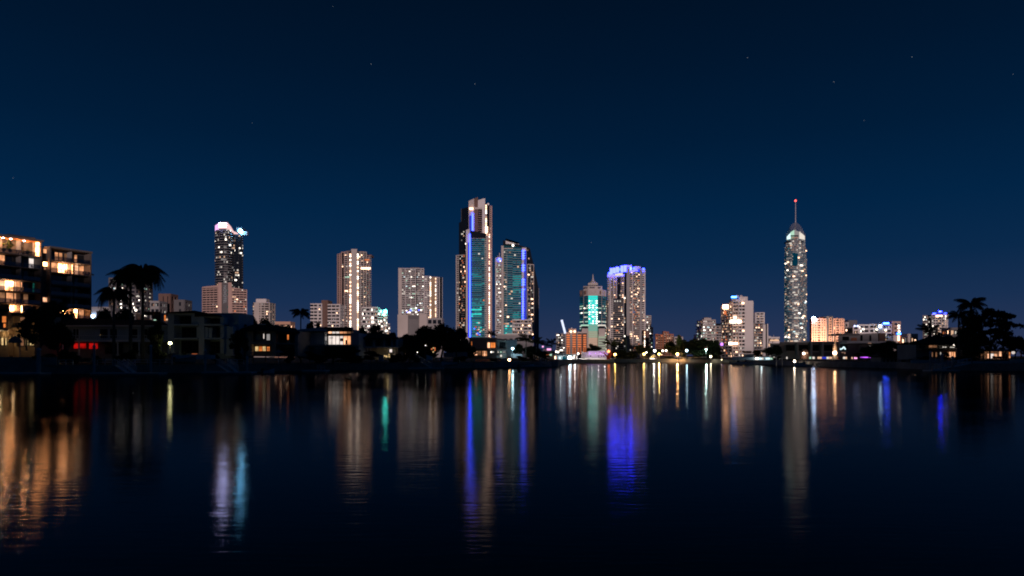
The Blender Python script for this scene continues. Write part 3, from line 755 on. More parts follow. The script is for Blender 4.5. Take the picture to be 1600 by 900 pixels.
# --- teal hotel
B = Bld('teal_hotel', 'octagonal hotel with a teal lit centre, stepped crown and thin spire', 'building', 926.5, 680)
pl = [(906, 12), (912, 4), (919, 1), (934, 1), (941, 4), (947, 12), (945, 30), (908, 30)]
B.prism('glazing', pl, 462, 562, 'glass')
B.prism('crown', [(905.6, 11), (912, 3), (919, 0), (934, 0), (941, 3), (947.4, 11), (946, 31), (907, 31)], 452, 462, 'pale')
B.prism('crown', [(911.5, 6), (920, 3), (933, 3), (941, 6), (940, 26), (912, 26)], 446.3, 452, 'pale')
B.box('crown_opening', 914, 447.8, 918.5, 450.2, 2.4, 4, 'darkgrey'); B.box('crown_opening', 922, 447.6, 930, 450, 2.4, 3.0, 'darkgrey'); B.box('crown_opening', 935, 447.8, 939, 450.2, 2.4, 4, 'darkgrey')
B.prism('crown', [(919, 4), (934, 4), (933, 22), (920, 22)], 441.5, 444.6, 'pale'); B.box('crown_neck', 920, 444.6, 933, 446.3, 6, 20, 'darkgrey')
mb = MB(); c0 = B.P((926.4, 13))
mb.lathe([(5.2, Z_(441.5, 680)), (3.6, Z_(439, 680)), (1.6, Z_(436.6, 680)), (.9, Z_(434, 680)), (.3, Z_(426, 680)), (.02, Z_(426, 680))], (c0[0], c0[1], 0), 12)
link('spire', mb, M['pale'], B.root)
for x0, x1, dd in ((907, 911, 7), (913.5, 917.5, 1.8), (935.5, 939.5, 1.8)): B.box('crown_window', x0, 454, x1, 460, dd - .6, dd + 1, 'brown')
for i in range(9): B.box('crown_fin', 921.2 + i * 1.35, 454, 921.7 + i * 1.35, 460, -.5, 0, 'white')
zc = [('teal_hi', 12), ('mint', 4), ('sandmint', 3), ('sand', 6)]
lw = B.mb('lit_window', '@', True)
y = 461.5; i = 0
while y < 549:
    k = 'teal_hi' if y < 507 else 'mint' if y < 516 else 'sandmint' if y < 527 else 'sand'  # graded glow stands in for floodlight on the centre panel
    lw.box(X_(919.3, 681), 680.4, Z_(y + 3.0, 680), X_(933.7, 681), 681, Z_(y, 680), GIDX[k])
    if y < 505 and i >= 2:
        for c in range(7):
            if B.rnd.random() < .62: lw.box(X_(920.3 + c * 1.9, 680), 680.05, Z_(y + 2.4, 680), X_(921.8 + c * 1.9, 680), 680.35, Z_(y + .9, 680), GIDX['cool' if c % 3 else 'white_bright'])
    B.mb('floor_band', 'bandteal' if y < 507 else 'pinkish', True).box(X_(919, 680), 719.9, Z_(y + 3.55, 680), X_(934, 680), 680.7, Z_(y + 3.0, 680))
    y += 3.5; i += 1
PG = [('green', 5), ('white_mid', 3), ('white_bright', 1.5)]
for a, b_ in (((906, 12), (912, 4)), ((912, 4), (919, 1)), ((934, 1), (941, 4)), ((941, 4), (947, 12))):
    B.fac(a, b_, 462, 518, 16, 'T1', wall='bandteal', lit=1, pal=[('teal_dark', 6), ('teal_dim', 2)], cell=3, topband=False)
    for i in range(28):
        y = 462 + i * 3.5
        if i in (5, 7, 11, 13) or (i in (4, 9, 14, 16, 17) and B.rnd.random() < .5):
            pa, pb = B.P(a), B.P(b_)
            for c in range(3):
                if B.rnd.random() < .8:
                    t0, t1 = c / 3 + .03, c / 3 + .3
                    lw.oquad((pa[0] + (pb[0] - pa[0]) * t0, pa[1] + (pb[1] - pa[1]) * t0), (pa[0] + (pb[0] - pa[0]) * t1, pa[1] + (pb[1] - pa[1]) * t1), Z_(y + 3, 680), Z_(y + 1, 680), .2, GIDX[pick(PG, B.rnd)])
for px, dd in ((912.3, 3), (940.6, 3)): B.box('corner_pier', px - .4, 462, px + .4, 512, dd - .6, dd + .6, 'grey')
for x0, x1, top in ((908.5, 918.3, 507.5), (934.8, 944.5, 507.5)):
    B.box('low_wing', x0, top + 6, x1, 560, -4, 3, 'pale')
    B.box('wing_window', x0 + .6, top + 2, x1 - .6, top + 6, -3, 3, 'glass'); B.box('wing_roof', x0 - .8, top, x1 + .8, top + 2, -4, 3, 'white_mid' if x0 > 930 else 'green')
B.box('low_wing', 934, 526, 945, 560, -6, -4, 'sandmint')
for i in range(7): B.box('wing_slot', 934.6, 529 + i * 4, 944.4, 531 + i * 4, -6.3, -6, 'grey')
B.done()

# --- the large blue crowned tower
B = Bld('blue_crowned_tower', 'broad apartment tower with a glowing blue and white panel crown', 'building', 979, 690)
B.prism('glazing', [(949.5, 4), (975, 0), (980, -2), (1008, 3), (1006, 30), (952, 30)], [432, 432, 426, 426, 426, 432], 562, 'glass')
B.fac((949.5, 4), (954, 3), 430, 549, 38, 'g2 W.8', wall='white', lit=.14, pal=PO)
B.fac((954, 3), (975, 0), 432, 466, 11, 'W.6 b3.4 W1 g3 W.8 k5 b4 W.6', wall='white', band='pale', lit=.26, pal=PO, topband=False)
B.fac((954, 3), (975, 0), 466, 549, 27, 'W.7 g2.5 W.6 o16 W.6', wall='white', band='white', lit=.15, pal=PO, topband=False)
B.prism('light_band', [(961, 1.2), (973, -.4), (973, 0), (961, 1.6)], [427.6, 426, 426, 427.6], 430.5, 'white_mid')
B.fac((975, -.4), (979, -1), 424, 549, 40, 'k1', lit=.3, pal=PB, topband=False)
B.prism('core', [(979, -3), (984, -3), (984, 20), (979, 20)], 417.5, 562, 'grey')
B.fac((984, -2), (1000, 1), 425, 549, 40, 'g2.6 W.8 b7 W.5', wall='white', band='pale', lit=.28, pal=PO, topband=False)
B.prism('core', [(1000, -.2), (1003, 0), (1003, 20), (1000, 20)], 418.5, 562, 'grey')
B.fac((1003, 1), (1008, 3), 422, 549, 41, 'g3 W1.2', wall='white', lit=.22, pal=PO)
for px0, px1, y0, y1 in ((953.2, 957.6, 418.8, 428.5), (958, 962.2, 418.2, 427), (962.6, 967.6, 416.8, 425.8), (970, 974.2, 415, 425), (974.8, 979.5, 414.4, 424.5)):
    B.one('crown_panel', px0, y0, px1, y1, .6, 1.4, 'crownpanel')
B.box('crown_wall', 949.5, 428.2, 979, 432, 2.5, 4, 'white'); B.box('crown_wall', 980, 413.6, 988, 424, 3, 5, 'white'); B.box('crown_wall', 993, 415, 1002, 423, 5, 7, 'white')
B.box('crown_wall', 988, 420.5, 993, 424.5, 5, 6, 'white'); B.box('crown_wall', 1003, 418.5, 1008, 424, 4, 6, 'white')
lb = MB(); lb.ball(W(985, 419.5, 691), 1.7, 12, 8); link('flood_light', lb, M['crownblue'], B.root)
for px, py, dd, en in ((965, 430, -3.5, 4500), (985, 424, -2.5, 6000), (996, 424, .5, 3000), (1005.5, 423.5, 1.0, 1500), (951.5, 431.5, .5, 1500)):
    lamp('POINT', 'crown_lamp', (X_(px, 690 + dd), 690 + dd, Z_(py, 690)), en * .4, (.04, .06, 1.0), .8, B.root)
hb = MB()
for px, py, dd in ((968.6, 421, .5), (952, 427, 2.2), (990.5, 419.3, 3.6), (1005.5, 420.5, 3.2)): hb.ball(W(px, py, 690 + dd), 1.3, 10, 6)
link('blue_lamp', hb, M['ledblue'], B.root, stuff=True)
B.done()
block('apartment_tower', 'slim peach tower squeezed between the teal hotel and the blue crowned tower', 945.5, 949.5, 470, 745, 16, 24, 'L1.5 W2', wall='peach', lit=.4, pal=PW).done()
block('apartment_tower', 'slender cream tower right of the blue crowned tower, cool lights midway', 1008, 1017.5, 494, 760, 14, 22, 'W.5 g3 W.5 g3 W.5', wall='pale', lit=.34, pal=PC, side='g1').done()
block('apartment_block', 'brown slab with a light string in front of the slender cream tower', 1006.5, 1014, 517.5, 640, 10, 12, 'L1.2 W6', wall='brown', lit=.2, pal=PW).done()
block('apartment_block', 'thin green tinted block behind the brown slab', 1017.5, 1020.5, 512, 780, 10, 16, 'g1', wall='white', lit=.3, pal=PC).done()
# brick red block
B = Bld('brick_apartment_block', 'red brick apartment block with stepped top and pale balconies', 'building', 1038, 590)
B.prism('glazing', [(1024, 2), (1052, 2), (1051, 16), (1025, 16)], 524, 562, 'glass')
B.fac((1024, 2), (1036, 0), 523.5, 556, 9, 'W1.2 b2 W1.2 b3 W1.5 b2 W1', wall='brick', band='peach', lit=.22, pal=PO)
B.fac((1036, 0), (1045, 0), 519.5, 556, 10, 'W1 b3 W2 b2 W1', wall='brick', band='peach', lit=.22, pal=PO)
B.prism('glazing', [(1036, .6), (1045, .6), (1045, 12), (1036, 12)], 520, 526, 'glass')
B.fac((1045, 0), (1052, 2), 523, 556, 9, 'b2 W1 b2 W1', wall='brick', band='peach', lit=.25, pal=PO)
for a, b_ in ((1026, 1030), (1038, 1042), (1047, 1050)): B.box('roof_plant_room', a, 517.3 if a == 1038 else 521.6, b_, 524, 4, 9, 'brick')
B.done()
B = block('apartment_block', 'cream block with a small terracotta pyramid roof beside the red brick block', 1054, 1067, 528, 588, 12, 6, 'g3 W1 b3 W1', wall='pale', lit=.25, pal=PO)
B.prism('tiled_roof', [(1059, 1), (1067, 1), (1066.5, 10), (1059.5, 10)], [527, 527, 525, 525], 528.2, 'terracotta'); B.box('tiled_roof', 1061, 524, 1065, 526, 3, 8, 'terracotta'); B.done()
block('apartment_block', 'tiny white block just above the dark park trees', 1088, 1093, 525.5, 640, 8, 4, 'W1 g1 W1', wall='white', lit=.1).done()
# Q
B = block('apartment_tower', 'grey green lit tower left of the big white tower', 1098, 1118, 501, 594, 18, 13, 'W.5 g3 W.4 g3.4 W.4 g3 W.5', wall='pale', lit=.42, pal=PC, side='b1 W.4 b1', roofbox=(1103, 1114, 496))
B.prism('glazing', [(1116, 5), (1126, 6), (1125, 20), (1116, 20)], 505, 562, 'glass'); B.fac((1116, 5), (1127, 6), 510, 556, 11, 'g2 W.5 g2.5 W.5 g2 W.4', wall='grey', lit=.4, pal=PO); B.done()
# R
B = Bld('white_slab_tower', 'large white slab tower with a blank right half and lit balconies', 'building', 1152, 600)
B.prism('glazing', [(1127.5, 12), (1145.5, 0), (1153, 0), (1176.5, 0), (1177, 16), (1132, 24)], [477, 472, 472, 470, 470, 477], 560, 'glass')
B.fac((1127, 12), (1144.5, .5), 477.5, 559, 19, 'W.5 b5 W.6 b4 W.6 b5 W.8', wall='grey', band='grey', lit=.40, pal=PO, topband=False)
B.prism('parapet', [(1127, 11.6), (1144.5, .1), (1144.5, 1), (1127, 12.6)], [477.2, 471, 471, 477.2], 478, 'pale')
B.fac((1144.5, 0), (1153.5, 0), 471.5, 559, 16, 'W.8 g3 W.3 g3.2 W.9', wall='pale', lit=.40, pal=PW, topband=False)
B.fac((1153.5, -.8), (1164, -.8), 471.5, 559, 16, 'W.8 g4 W.9 g4 W.6', wall='white', lit=.28, pal=PW, topband=False)
B.prism('wall', [(1164, -1), (1176.7, -1), (1177.5, 14), (1164, 14)], 470, 560, 'white')
B.prism('wall', [(1153, -.2), (1164, -.2), (1164, 14), (1153, 14)], 471.3, 472.5, 'white')
B.box('roof_plant_room', 1155.5, 463.5, 1168.5, 471.3, .5, 10, 'white'); B.box('roof_plant_room', 1145, 467.5, 1155.5, 471.3, 1, 10, 'white')
for a in (1151.5, 1157.5): B.box('roof_cowl', a, 461, a + 3.5, 464.5, 2, 4, 'pale')
for i in range(4): B.box('roof_opening', 1142.5 + i * 2, 468.8, 1143.7 + i * 2, 470.4, .8, 1, 'glass')
B.box('blue_roof_sign', 1143.5, 462.8, 1150.8, 465.2, .5, 1.2, 'sign_cyan')
lw = B.mb('lit_window', '@', True)
for x0, x1, y0, y1, k in ((1129, 1136.5, 476.5, 483, 'warm_bright'), (1131, 1135, 486, 491.5, 'orange'), (1141, 1150, 500, 505, 'white_bright'), (1151.5, 1157, 500, 505, 'white_bright'), (1146, 1151, 494, 498, 'warm_bright'),
        (1139, 1143.5, 534.5, 539, 'white_bright'), (1144.5, 1151.5, 535, 538.5, 'warm_bright'), (1126, 1130, 536, 540, 'purple'), (1159, 1163, 472.5, 475, 'warm_bright'), (1140, 1144, 501, 504, 'warm_bright')):
    lw.box(X_(x0, 598), 598.0, Z_(y1, 600), X_(x1, 598), 598.5, Z_(y0, 600), GIDX[k])
B.done()
for x0, x1, y0, y1 in ((1129, 1136.5, 476.5, 483), (1144, 1150, 500.5, 504.5), (1152, 1156.5, 500.5, 504.5), (1139.5, 1143, 535, 538.5), (1145, 1151, 535.3, 538.2)):
    B.one('bright_room', x0, y0, x1, y1, -2.9, -2.2, 'hot_peach')
block('apartment_tower', 'narrow white tower top rising behind the block right of the white slab tower', 1180, 1194.5, 489.5, 650, 14, 18, 'W.7 g2 W.5 g2 W.7', wall='white', lit=.08, pal=PW, roofbox=(1181, 1184, 488)).done()
B = block('apartment_tower', 'mid rise tower with orange balcony lights right of the white slab tower', 1178, 1192, 506, 612, 14, 13, 'W.5 b3 W.3 b3.2 W.3 b3 W.5', wall='grey', lit=.42, pal=PO, roofbox=(1184, 1196, 504))
B.box('wall', 1192, 507, 1196.5, 560, .2, 14, 'white'); B.box('wall', 1198.8, 506, 1200.6, 560, .5, 14, 'white'); B.box('glazing', 1196.5, 506, 1198.8, 560, .8, 13, 'glass'); B.done()
B = block('apartment_block', 'low white block with a warm lit top floor left of the spire tower', 1200.5, 1218, 529, 625, 12, 4, 'b3 W.8 b4 W.8 g2', wall='white', lit=.45, pal=PW, roofbox=(1202, 1207, 525))
B.box('top_floor_light', 1203, 530.5, 1217, 533, -.5, 0, 'warm_mid'); B.box('mast', 1210.8, 523, 1211.3, 529, 3, 3.4, 'pale'); B.done()

# --- spire tower
B = Bld('spire_tower', 'very tall rounded glass tower with a halo crown and a red tipped spire', 'building', 1243, 1400)
def ring_pts(cx, rx, ry, n=8, a0=180, a1=360):
    return [(cx + rx * math.cos(math.radians(a0 + (a1 - a0) * i / n)), ry + ry * math.sin(math.radians(a0 + (a1 - a0) * i / n))) for i in range(n + 1)]
secs = [(402, 560, 17.6), (384, 402, 16.8), (373, 384, 14.8)]
for t, bt, rx in secs:
    pts = ring_pts(1243, rx, rx * 1.31, 10)
    B.prism('glazing', pts, t, bt, 'tealglass')
    nf = max(3, int((min(bt, 537) - t) / 2.55))
    for i in range(10):
        mid = 3 <= i <= 6
        pal = [('teal_dark', 8), ('teal_dim', 2), ('white_dim', 3.4), ('warm_dim', 2)] + ([('white_mid', 1.2)] if mid else [('white_mid', .6), ('teal', .6)])
        B.fac(pts[i], pts[i + 1], t, min(bt, 537), nf, 'T1', wall='grey', band='grey' if i not in (4, 5) else 'pale', pal=pal, cell=2.2, topband=False, tk=0, bh=.38)
hot = B.mb('lit_window', '@', True)
for i in range(48):
    y = 385 + B.rnd.random() ** .8 * 148; a = math.radians(200 + B.rnd.random() * 140); rx = 17.9 if y > 402 else 17
    cx = 1243 + rx * math.cos(a); dy = rx * 1.31 * (1 + math.sin(a)); p = B.P((cx, dy - 1.2)); q = B.P((cx + B.rnd.uniform(2.2, 5.5) * -math.sin(a), dy - 1.2 + 3.5 * math.cos(a)))
    if q[0] > p[0]: hot.oquad(p, q, Z_(y + 1.7, 1400), Z_(y, 1400), .2, GIDX[pick([('white_bright', 2), ('warm_bright', 2), ('white_mid', 3), ('cool', 1), ('warm_mid', 2)], B.rnd)])
for y in range(400, 536, 12):
    B.box('core_light', 1240.5, y, 1246, y + 1.6, -1.6, -1.3, 'white_mid')
B.box('upper_window', 1238.5, 384, 1246, 394, 2.5, 3.5, 'teal_dim'); B.box('upper_window', 1238.5, 396, 1246, 415, -2.0, -1.6, 'teal_dark')
# crown: slanted open halo of fins and a lit inner drum
v = MB()
for k in range(15):
    t = k / 14; px = 1229 + 28.5 * t; top = 361 - 13.5 * math.sin(math.pi * min(1, t * 1.02)) ** .8 + (4 if t > .8 else 0) * (t - .8)
    bt = top + 9; dd = 24 - 22 * math.sin(math.pi * t); Y = 1400 + dd
    v.box(X_(px, Y) - .35, Y, Z_(bt + 2, 1400), X_(px, Y) + .35, Y + .8, Z_(top, 1400))
link('halo_fin', v, M['grey'], B.root, stuff=True)
for a, b_, t0, t1, dd, mt in ((1229.5, 1235, 368, 362, 14, 'cool'), (1235, 1241, 362, 358, 8, 'green'), (1241, 1249, 358, 361, 7, 'white_dim'), (1249, 1257.5, 359, 367, 14, 'white_mid')):
    B.prism('inner_drum', [(a, dd), (b_, dd), (b_, dd + 10), (a, dd + 10)], [t0, t1, t1, t0], 377, mt)
B.box('crown_floor', 1237, 367, 1249, 369, 4, 6, 'glass'); B.box('crown_floor', 1238, 370, 1248, 372, 3.4, 6, 'peach'); B.box('crown_floor', 1231, 376.5, 1255, 378.5, 3, 20, 'glass')
for i in range(5): B.box('crown_floor', 1234 + i, 379 + i * 3.6, 1252 - (i % 2) * 3, 380.8 + i * 3.6, 1.6, 2.4, 'warm_mid' if i % 2 else 'white_mid')
mb = MB(); cx_, cy_ = B.P((1243, 12))
mb.tube((cx_, cy_, Z_(372, 1400)), (cx_, cy_, Z_(350, 1400)), 1.0, .9, 8); mb.tube((cx_, cy_, Z_(350, 1400)), (cx_, cy_, Z_(313, 1400)), .9, .55, 8)
link('spire', mb, M['white'], B.root)
lb = MB(); lb.ball((cx_, cy_, Z_(311.5, 1400)), 2.2, 12, 8); link('warning_light', lb, glow('red_beacon', (1.0, .10, .08), 3.0), B.root); B.done()

# --- peach hotel
B = Bld('peach_hotel', 'wide peach lit hotel with a dark central slot, right of the spire tower', 'building', 1293, 640)
B.prism('glazing', [(1265, 5), (1268, 0), (1317, 0), (1320, 4), (1320, 20), (1265, 20)], 498, 562, 'glass')
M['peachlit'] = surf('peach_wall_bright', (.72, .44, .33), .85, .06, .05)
B.prism('wall', [(1265, 5), (1268, 0), (1268, 14), (1265, 14)], 500, 560, 'brick')
B.fac((1268, -.2), (1291, -.2), 499.5, 546, 12, 'W1.5 g1.2 W1.5 g1.2 W1.5 g3.5 W1.5 g1.2 W1.5 g1.2 W1.5', wall='peachlit', lit=.18, pal=PW, cell=1.4)
B.fac((1301, -.2), (1318.5, -.2), 499.5, 546, 12, 'W1.5 g1.2 W1.2 g3.5 W1.2 g1.2 W1.4 g1 W1.2', wall='peachlit', lit=.22, pal=PW, cell=1.4)
B.prism('wall', [(1318.5, 0), (1320, 4), (1320, 14), (1318.5, 14)], 500, 560, 'peachlit')
B.box('central_slot', 1291, 494, 1301, 560, -1, 10, 'darkgrey')
B.box('central_pier', 1294, 496.5, 1298, 560, -2, -1, 'peach')
for i in range(12): B.box('pier_window', 1295, 498 + i * 4, 1297, 500 + i * 4, -2.15, -2, 'glass')
for px in (1271, 1279, 1287, 1305, 1314):
    lamp('SPOT', 'facade_washer', (X_(px, 618), 618, GZ + 6), 26000, (1, .62, .42), .6, B.root, (0, 22, 14), 95)
B.box('roof_plant_room', 1281, 495.5, 1291, 500, 3, 10, 'brick')
for i in range(6): B.box('battlement', 1268 + i * 4, 497.4, 1270.2 + i * 4, 498.6, -.6, 1, 'peachlit'); B.box('battlement', 1302 + i * 2.8, 497.4, 1303.6 + i * 2.8, 498.6, -.6, 1, 'peachlit')
lb = MB(); lb.ball(W(1271.4, 497.5, 638), 1.5, 12, 8); link('flood_light', lb, M['crownhot'], B.root); B.done()
block('office_block', 'dark flat topped slab right of the peach hotel', 1325.5, 1339, 503.5, 690, 14, 6, 'W8', wall='darkgrey', lit=0, roofbox=(1327, 1338, 502)).done()
block('apartment_block', 'small pale block tucked against the dark slab', 1320.5, 1326, 506, 680, 12, 7, 'W.5 g2 W2', wall='pale', lit=.3, pal=PW).done()
# hospital like long white block
B = Bld('long_white_building', 'long white institutional block with two blue roof signs', 'building', 1370, 650)
B.prism('glazing', [(1332.5, 2), (1358, 1), (1374, 1), (1407, 0), (1407, 16), (1332.5, 16)], [511, 509, 509, 505, 505, 511], 562, 'glass')
B.fac((1332.5, 2), (1341, 1.6), 511, 535, 4, 'W.8 b3 W.6', wall='pale', lit=.3, pal=PW)
B.fac((1341, 1.4), (1358, 1.2), 509, 535, 4, 'W1 g6 W.6 g5 W1.2', wall='white', lit=.35, pal=PB)
B.fac((1358, 1.2), (1372, 1), 508.5, 535, 4, 'W.8 g4 W.6 g4 W1', wall='white', lit=.35, pal=PB)
B.box('stair_tower', 1371, 506, 1378.5, 545, -1, 6, 'grey')
B.fac((1378.5, .6), (1393, .4), 509, 535, 4, 'W1 g4 W.6 g5 W1', wall='white', lit=.3, pal=PB)
B.fac((1393, 0), (1407, 0), 504.5, 545, 6, 'W1 k1 W1.4 g4 W1 g2 W1.4', wall='pinkish', lit=.2, pal=PW)
B.box('roof_plant_room', 1391, 501.8, 1402, 504.5, 3, 8, 'brown')
v = MB(); v.obox(B.P((1380, -.5)), B.P((1389, -.5)), Z_(506.5, 650), Z_(504.2, 650), 0, .3); so = link('roof_sign', v, M['sign_blue'], B.root, label='white-blue glowing sign on the parapet')
B.box('sign_backing', 1380, 506.6, 1389.5, 508.6, -.4, -.1, 'blue_dim')
for px in (1335.5, 1340): 
    lb = MB(); lb.ball(W(px, 509.3, 649), .8); link('roof_lamp', lb, glow('blue_white_lamp', (.45, .55, 1.0), 4.0), B.root)
lb = MB(); lb.ball(W(1375.6, 509.6, 648), .8, 12, 8); link('roof_lamp', lb, M['crownhot'], B.root)
for x0, y0 in ((1382, 515), (1347, 513.5), (1368, 514), (1402.5, 508), (1402.5, 512), (1403, 517)):
    B.box('bright_window', x0, y0, x0 + 2.6, y0 + 2, -.9, -.5, 'white_bright')
B.done()
B = Bld('sign_pylon_block', 'small brick corner block carrying a round blue lit sign', 'building', 1404, 640)
B.box('wall', 1404.5, 522, 1411, 562, 0, 10, 'brick'); B.box('wall', 1396, 524, 1404.5, 562, 0, 10, 'pale')
B.box('sign_backing', 1399.5, 519.2, 1407.5, 523.6, -1, -.3, 'blue_dim')
v = MB(); v.box(X_(1400.8, 640), 638.7, Z_(522.4, 640), X_(1406.4, 640), 639, Z_(520.6, 640)); link('sign_face', v, M['sign_cyan'], B.root)
B.box('lit_stair', 1402.6, 524.5, 1405.2, 532.5, -.6, -.1, 'warm_bright'); B.done()
# right tower with blue crown
B = Bld('right_tower', 'twin bodied tower with blue lit roofline at the right of the skyline', 'building', 1462, 720)
B.prism('glazing', [(1441.5, 6), (1456, 6), (1456, 24), (1444, 24)], 493, 562, 'glass'); B.prism('glazing', [(1456, 0), (1481, 0), (1480, 22), (1456, 22)], 489, 562, 'glass')
B.fac((1441.5, 6), (1455, 5), 493.5, 540, 12, 'W.6 b4 W.5 b4 W.5', wall='grey', band='pale', lit=.3, pal=PC)
B.fac((1455.5, 0), (1481, 0), 492, 540, 12, 'W.8 b3 w.8 g3 W.4 b4 W1 b3 W1 L.7 w.7 g1 W1', wall='white', lit=.28, pal=PB)
B.prism('crown', [(1456.5, 0), (1466, -1), (1481, 0), (1480, 6), (1457, 6)], [489, 486.5, 489.5, 489.5, 489], 492, 'led_soft')
B.box('blue_lamp', 1466, 485.8, 1469.6, 488, -1.6, -.8, 'crownblue'); B.box('blue_lamp', 1457, 489, 1461, 490.5, -1.4, -.6, 'ledblue'); B.box('blue_lamp', 1475, 488.6, 1479, 490.2, -1.4, -.6, 'ledblue')
B.box('top_floor_light', 1462, 492.4, 1471, 495.4, -1.3, -.6, 'warm_bright'); B.box('roof_plant_room', 1468.5, 486.6, 1476, 489, 2, 8, 'grey'); B.done()
block('apartment_block', 'small block with red and warm lights between the right tower and the palm', 1486, 1502, 515.5, 560, 12, 4, 'b2 W.5 b3 W.5 b2 W.5', wall='darkgrey', lit=.35, pal=PO, cell=1.6).done()
block('low_building', 'distant low white roofed building left of the right tower', 1419, 1434, 527, 600, 10, 2, 'W1 g3 W1', wall='pale', lit=.4, pal=PW).done()

# ================================================================== NEAR LEFT APARTMENT BLOCK
def apt():
    A = Vector((-133.8, 178.5)); Bp = Vector((-123.1, 200.0)); d = (Bp - A); L = d.length; d /= L
    nrm = Vector((d.y, -d.x))
    def hit(px):   # distance along the facade line where the ray through this column meets it
        k = (px - 800) / F
        # A.x + t d.x = k (A.y + t d.y)
        return (k * A.y - A.x) / (d.x - k * d.y)
    root = empty('apartment_building', (A.x, A.y, GZ), 'near apartment block at the left edge with deep lit balconies', 'building')
    def pt(t, dep): q = A + d * t - nrm * dep; return (q.x, q.y)
    def ob(mb, t0, t1, z0, z1, d0, d1):   # d0..d1 metres behind the front line
        mb.prism([pt(t0, d0), pt(t1, d0), pt(t1, d1), pt(t0, d1)], z0, z1)
    lv = [1.4, 4.2, 7.4, 10.7, 13.9, 17.1, 20.3, 23.5, 26.9, 30.25]
    tL0, tL1 = -12.0, hit(66); tG1 = hit(78); tR1 = hit(143)
    core = MB(); ob(core, tL0, tL1, GZ, 34.2, 3.2, 16); ob(core, tL1, tG1, GZ, 32.8, 1.6, 16); ob(core, tG1, tR1 - .1, GZ, 33.0, 3.2, 16)
    link('core_wall', core, M['darkgrey'], root)
    pent = MB(); ob(pent, hit(30), hit(72), 34.8, 36.0, 5, 12); link('roof_plant_room', pent, M['darkmetal'], root)
    def slab(t0, t1, z, th=.30, name='balcony_slab', d0=0):
        m = MB(); ob(m, t0, t1, z - th, z, d0, 3.2); return link(name, m, M['aptwhite'], root)
    for z in lv[1:]: slab(tL0, tL1, z); slab(tG1, tR1, z - (.45 if z > 20 else .3))
    slab(tL0, tL1 + .3, 34.8, .45, 'roof_slab', -.3); slab(tG1, tR1 + .2, 33.5, .5, 'roof_slab', -.2)
    for t, z0, z1, mm in ((tL1 - .35, 17.1, 34.4, 'aptwhite'), (tG1, GZ, 33.0, 'aptwhite'), (tR1 - .3, GZ, 33.0, 'aptwhite')):
        m = MB(); ob(m, t, t + .35, z0, z1, .05, 3.2); link('end_wall', m, M[mm], root)
    for t in (hit(35), hit(-14)):
        m = MB(); ob(m, t, t + .22, GZ, 34.4, 1.0, 3.2); link('dividing_wall', m, M['grey'], root)
    m = MB(); ob(m, hit(114.5), hit(114.5) + .22, GZ, 33.0, 1.0, 3.2); link('dividing_wall', m, M['grey'], root)
    # glazing rows: floor index -> (left block left half, left block right half, right left, right right)
    U = 'glass'
    left = {9: [(-14, 4, 'curtain_warm'), (4, 35, 'curtain_dim'), (36, 50, 'curtain_dim'), (50, 55, 'curtain_warm'), (55, 65, 'curtain_hot')],
            8: [(-14, 7.5, 'curtain_warm'), (8, 20, U), (20, 35, U), (36, 44, U), (44.5, 53, 'curtain_white'), (53, 64, 'curtain_peach')],
            7: [(-14, 16, U), (16, 35, U), (36, 50, U), (50, 65, U)],
            6: [(-14, 7, 'curtain_peach'), (7, 14, 'curtain_hot'), (14, 21, 'curtain_hot'), (21.5, 34.5, 'curtain_peach'), (36, 50, U), (50, 56, 'tvgreen'), (56, 65, U)],
            5: [(-14, 8, 'curtain_dim'), (9, 21, 'curtain_warm'), (21.5, 33, 'curtain_warm'), (36, 44, 'curtain_dim'), (44, 65, U)],
            4: [(-14, 14, U), (14.5, 23, 'curtain_hot'), (23.5, 35, 'curtain_hot'), (36, 65, U)],
            3: [(-14, 35, U), (36, 65, U)], 2: [(-14, 35, U), (36, 65, U)], 1: [(-14, 35, U), (36, 65, U)]}
    right = {9: [(79, 85, U), (85, 91, 'curtain_warm'), (91.5, 97.5, 'curtain_warm'), (98, 99.5, U), (99.5, 111, 'curtain_dim'), (115.5, 120.5, 'curtain_warm'), (121, 142, U)],
             8: [(79.5, 90, 'curtain_warm'), (90, 102, 'curtain_hot'), (102, 113.5, 'curtain_hot'), (116, 122.5, 'curtain_peach'), (123, 131, 'curtain_warm'), (131.5, 140.5, 'curtain_warm')],
             7: [(79, 96, U), (96, 113, U), (116, 142, U)], 6: [(79, 96, U), (96, 113, U), (116, 130, U), (130, 142, U)], 5: [(79, 113, U), (116, 142, U)],
             4: [(79, 90, U), (90, 96, 'curtain_warm'), (96.5, 103, 'curtain_hot'), (103.5, 112, 'curtain_hot'), (115, 121, 'curtain_hot'), (122.5, 131, 'curtain_warm'), (131.5, 141, 'curtain_warm')],
             3: [(79, 113, U), (116, 142, U)], 2: [(79, 113, U), (116, 142, U)], 1: [(79, 113, U), (116, 142, U)]}
    def off(px, dep):   # column on a plane set back by dep
        k = (px - 800) / F; q = A - nrm * dep
        return (k * q.y - q.x) / (d.x - k * d.y)
    rnd = random.Random(2)
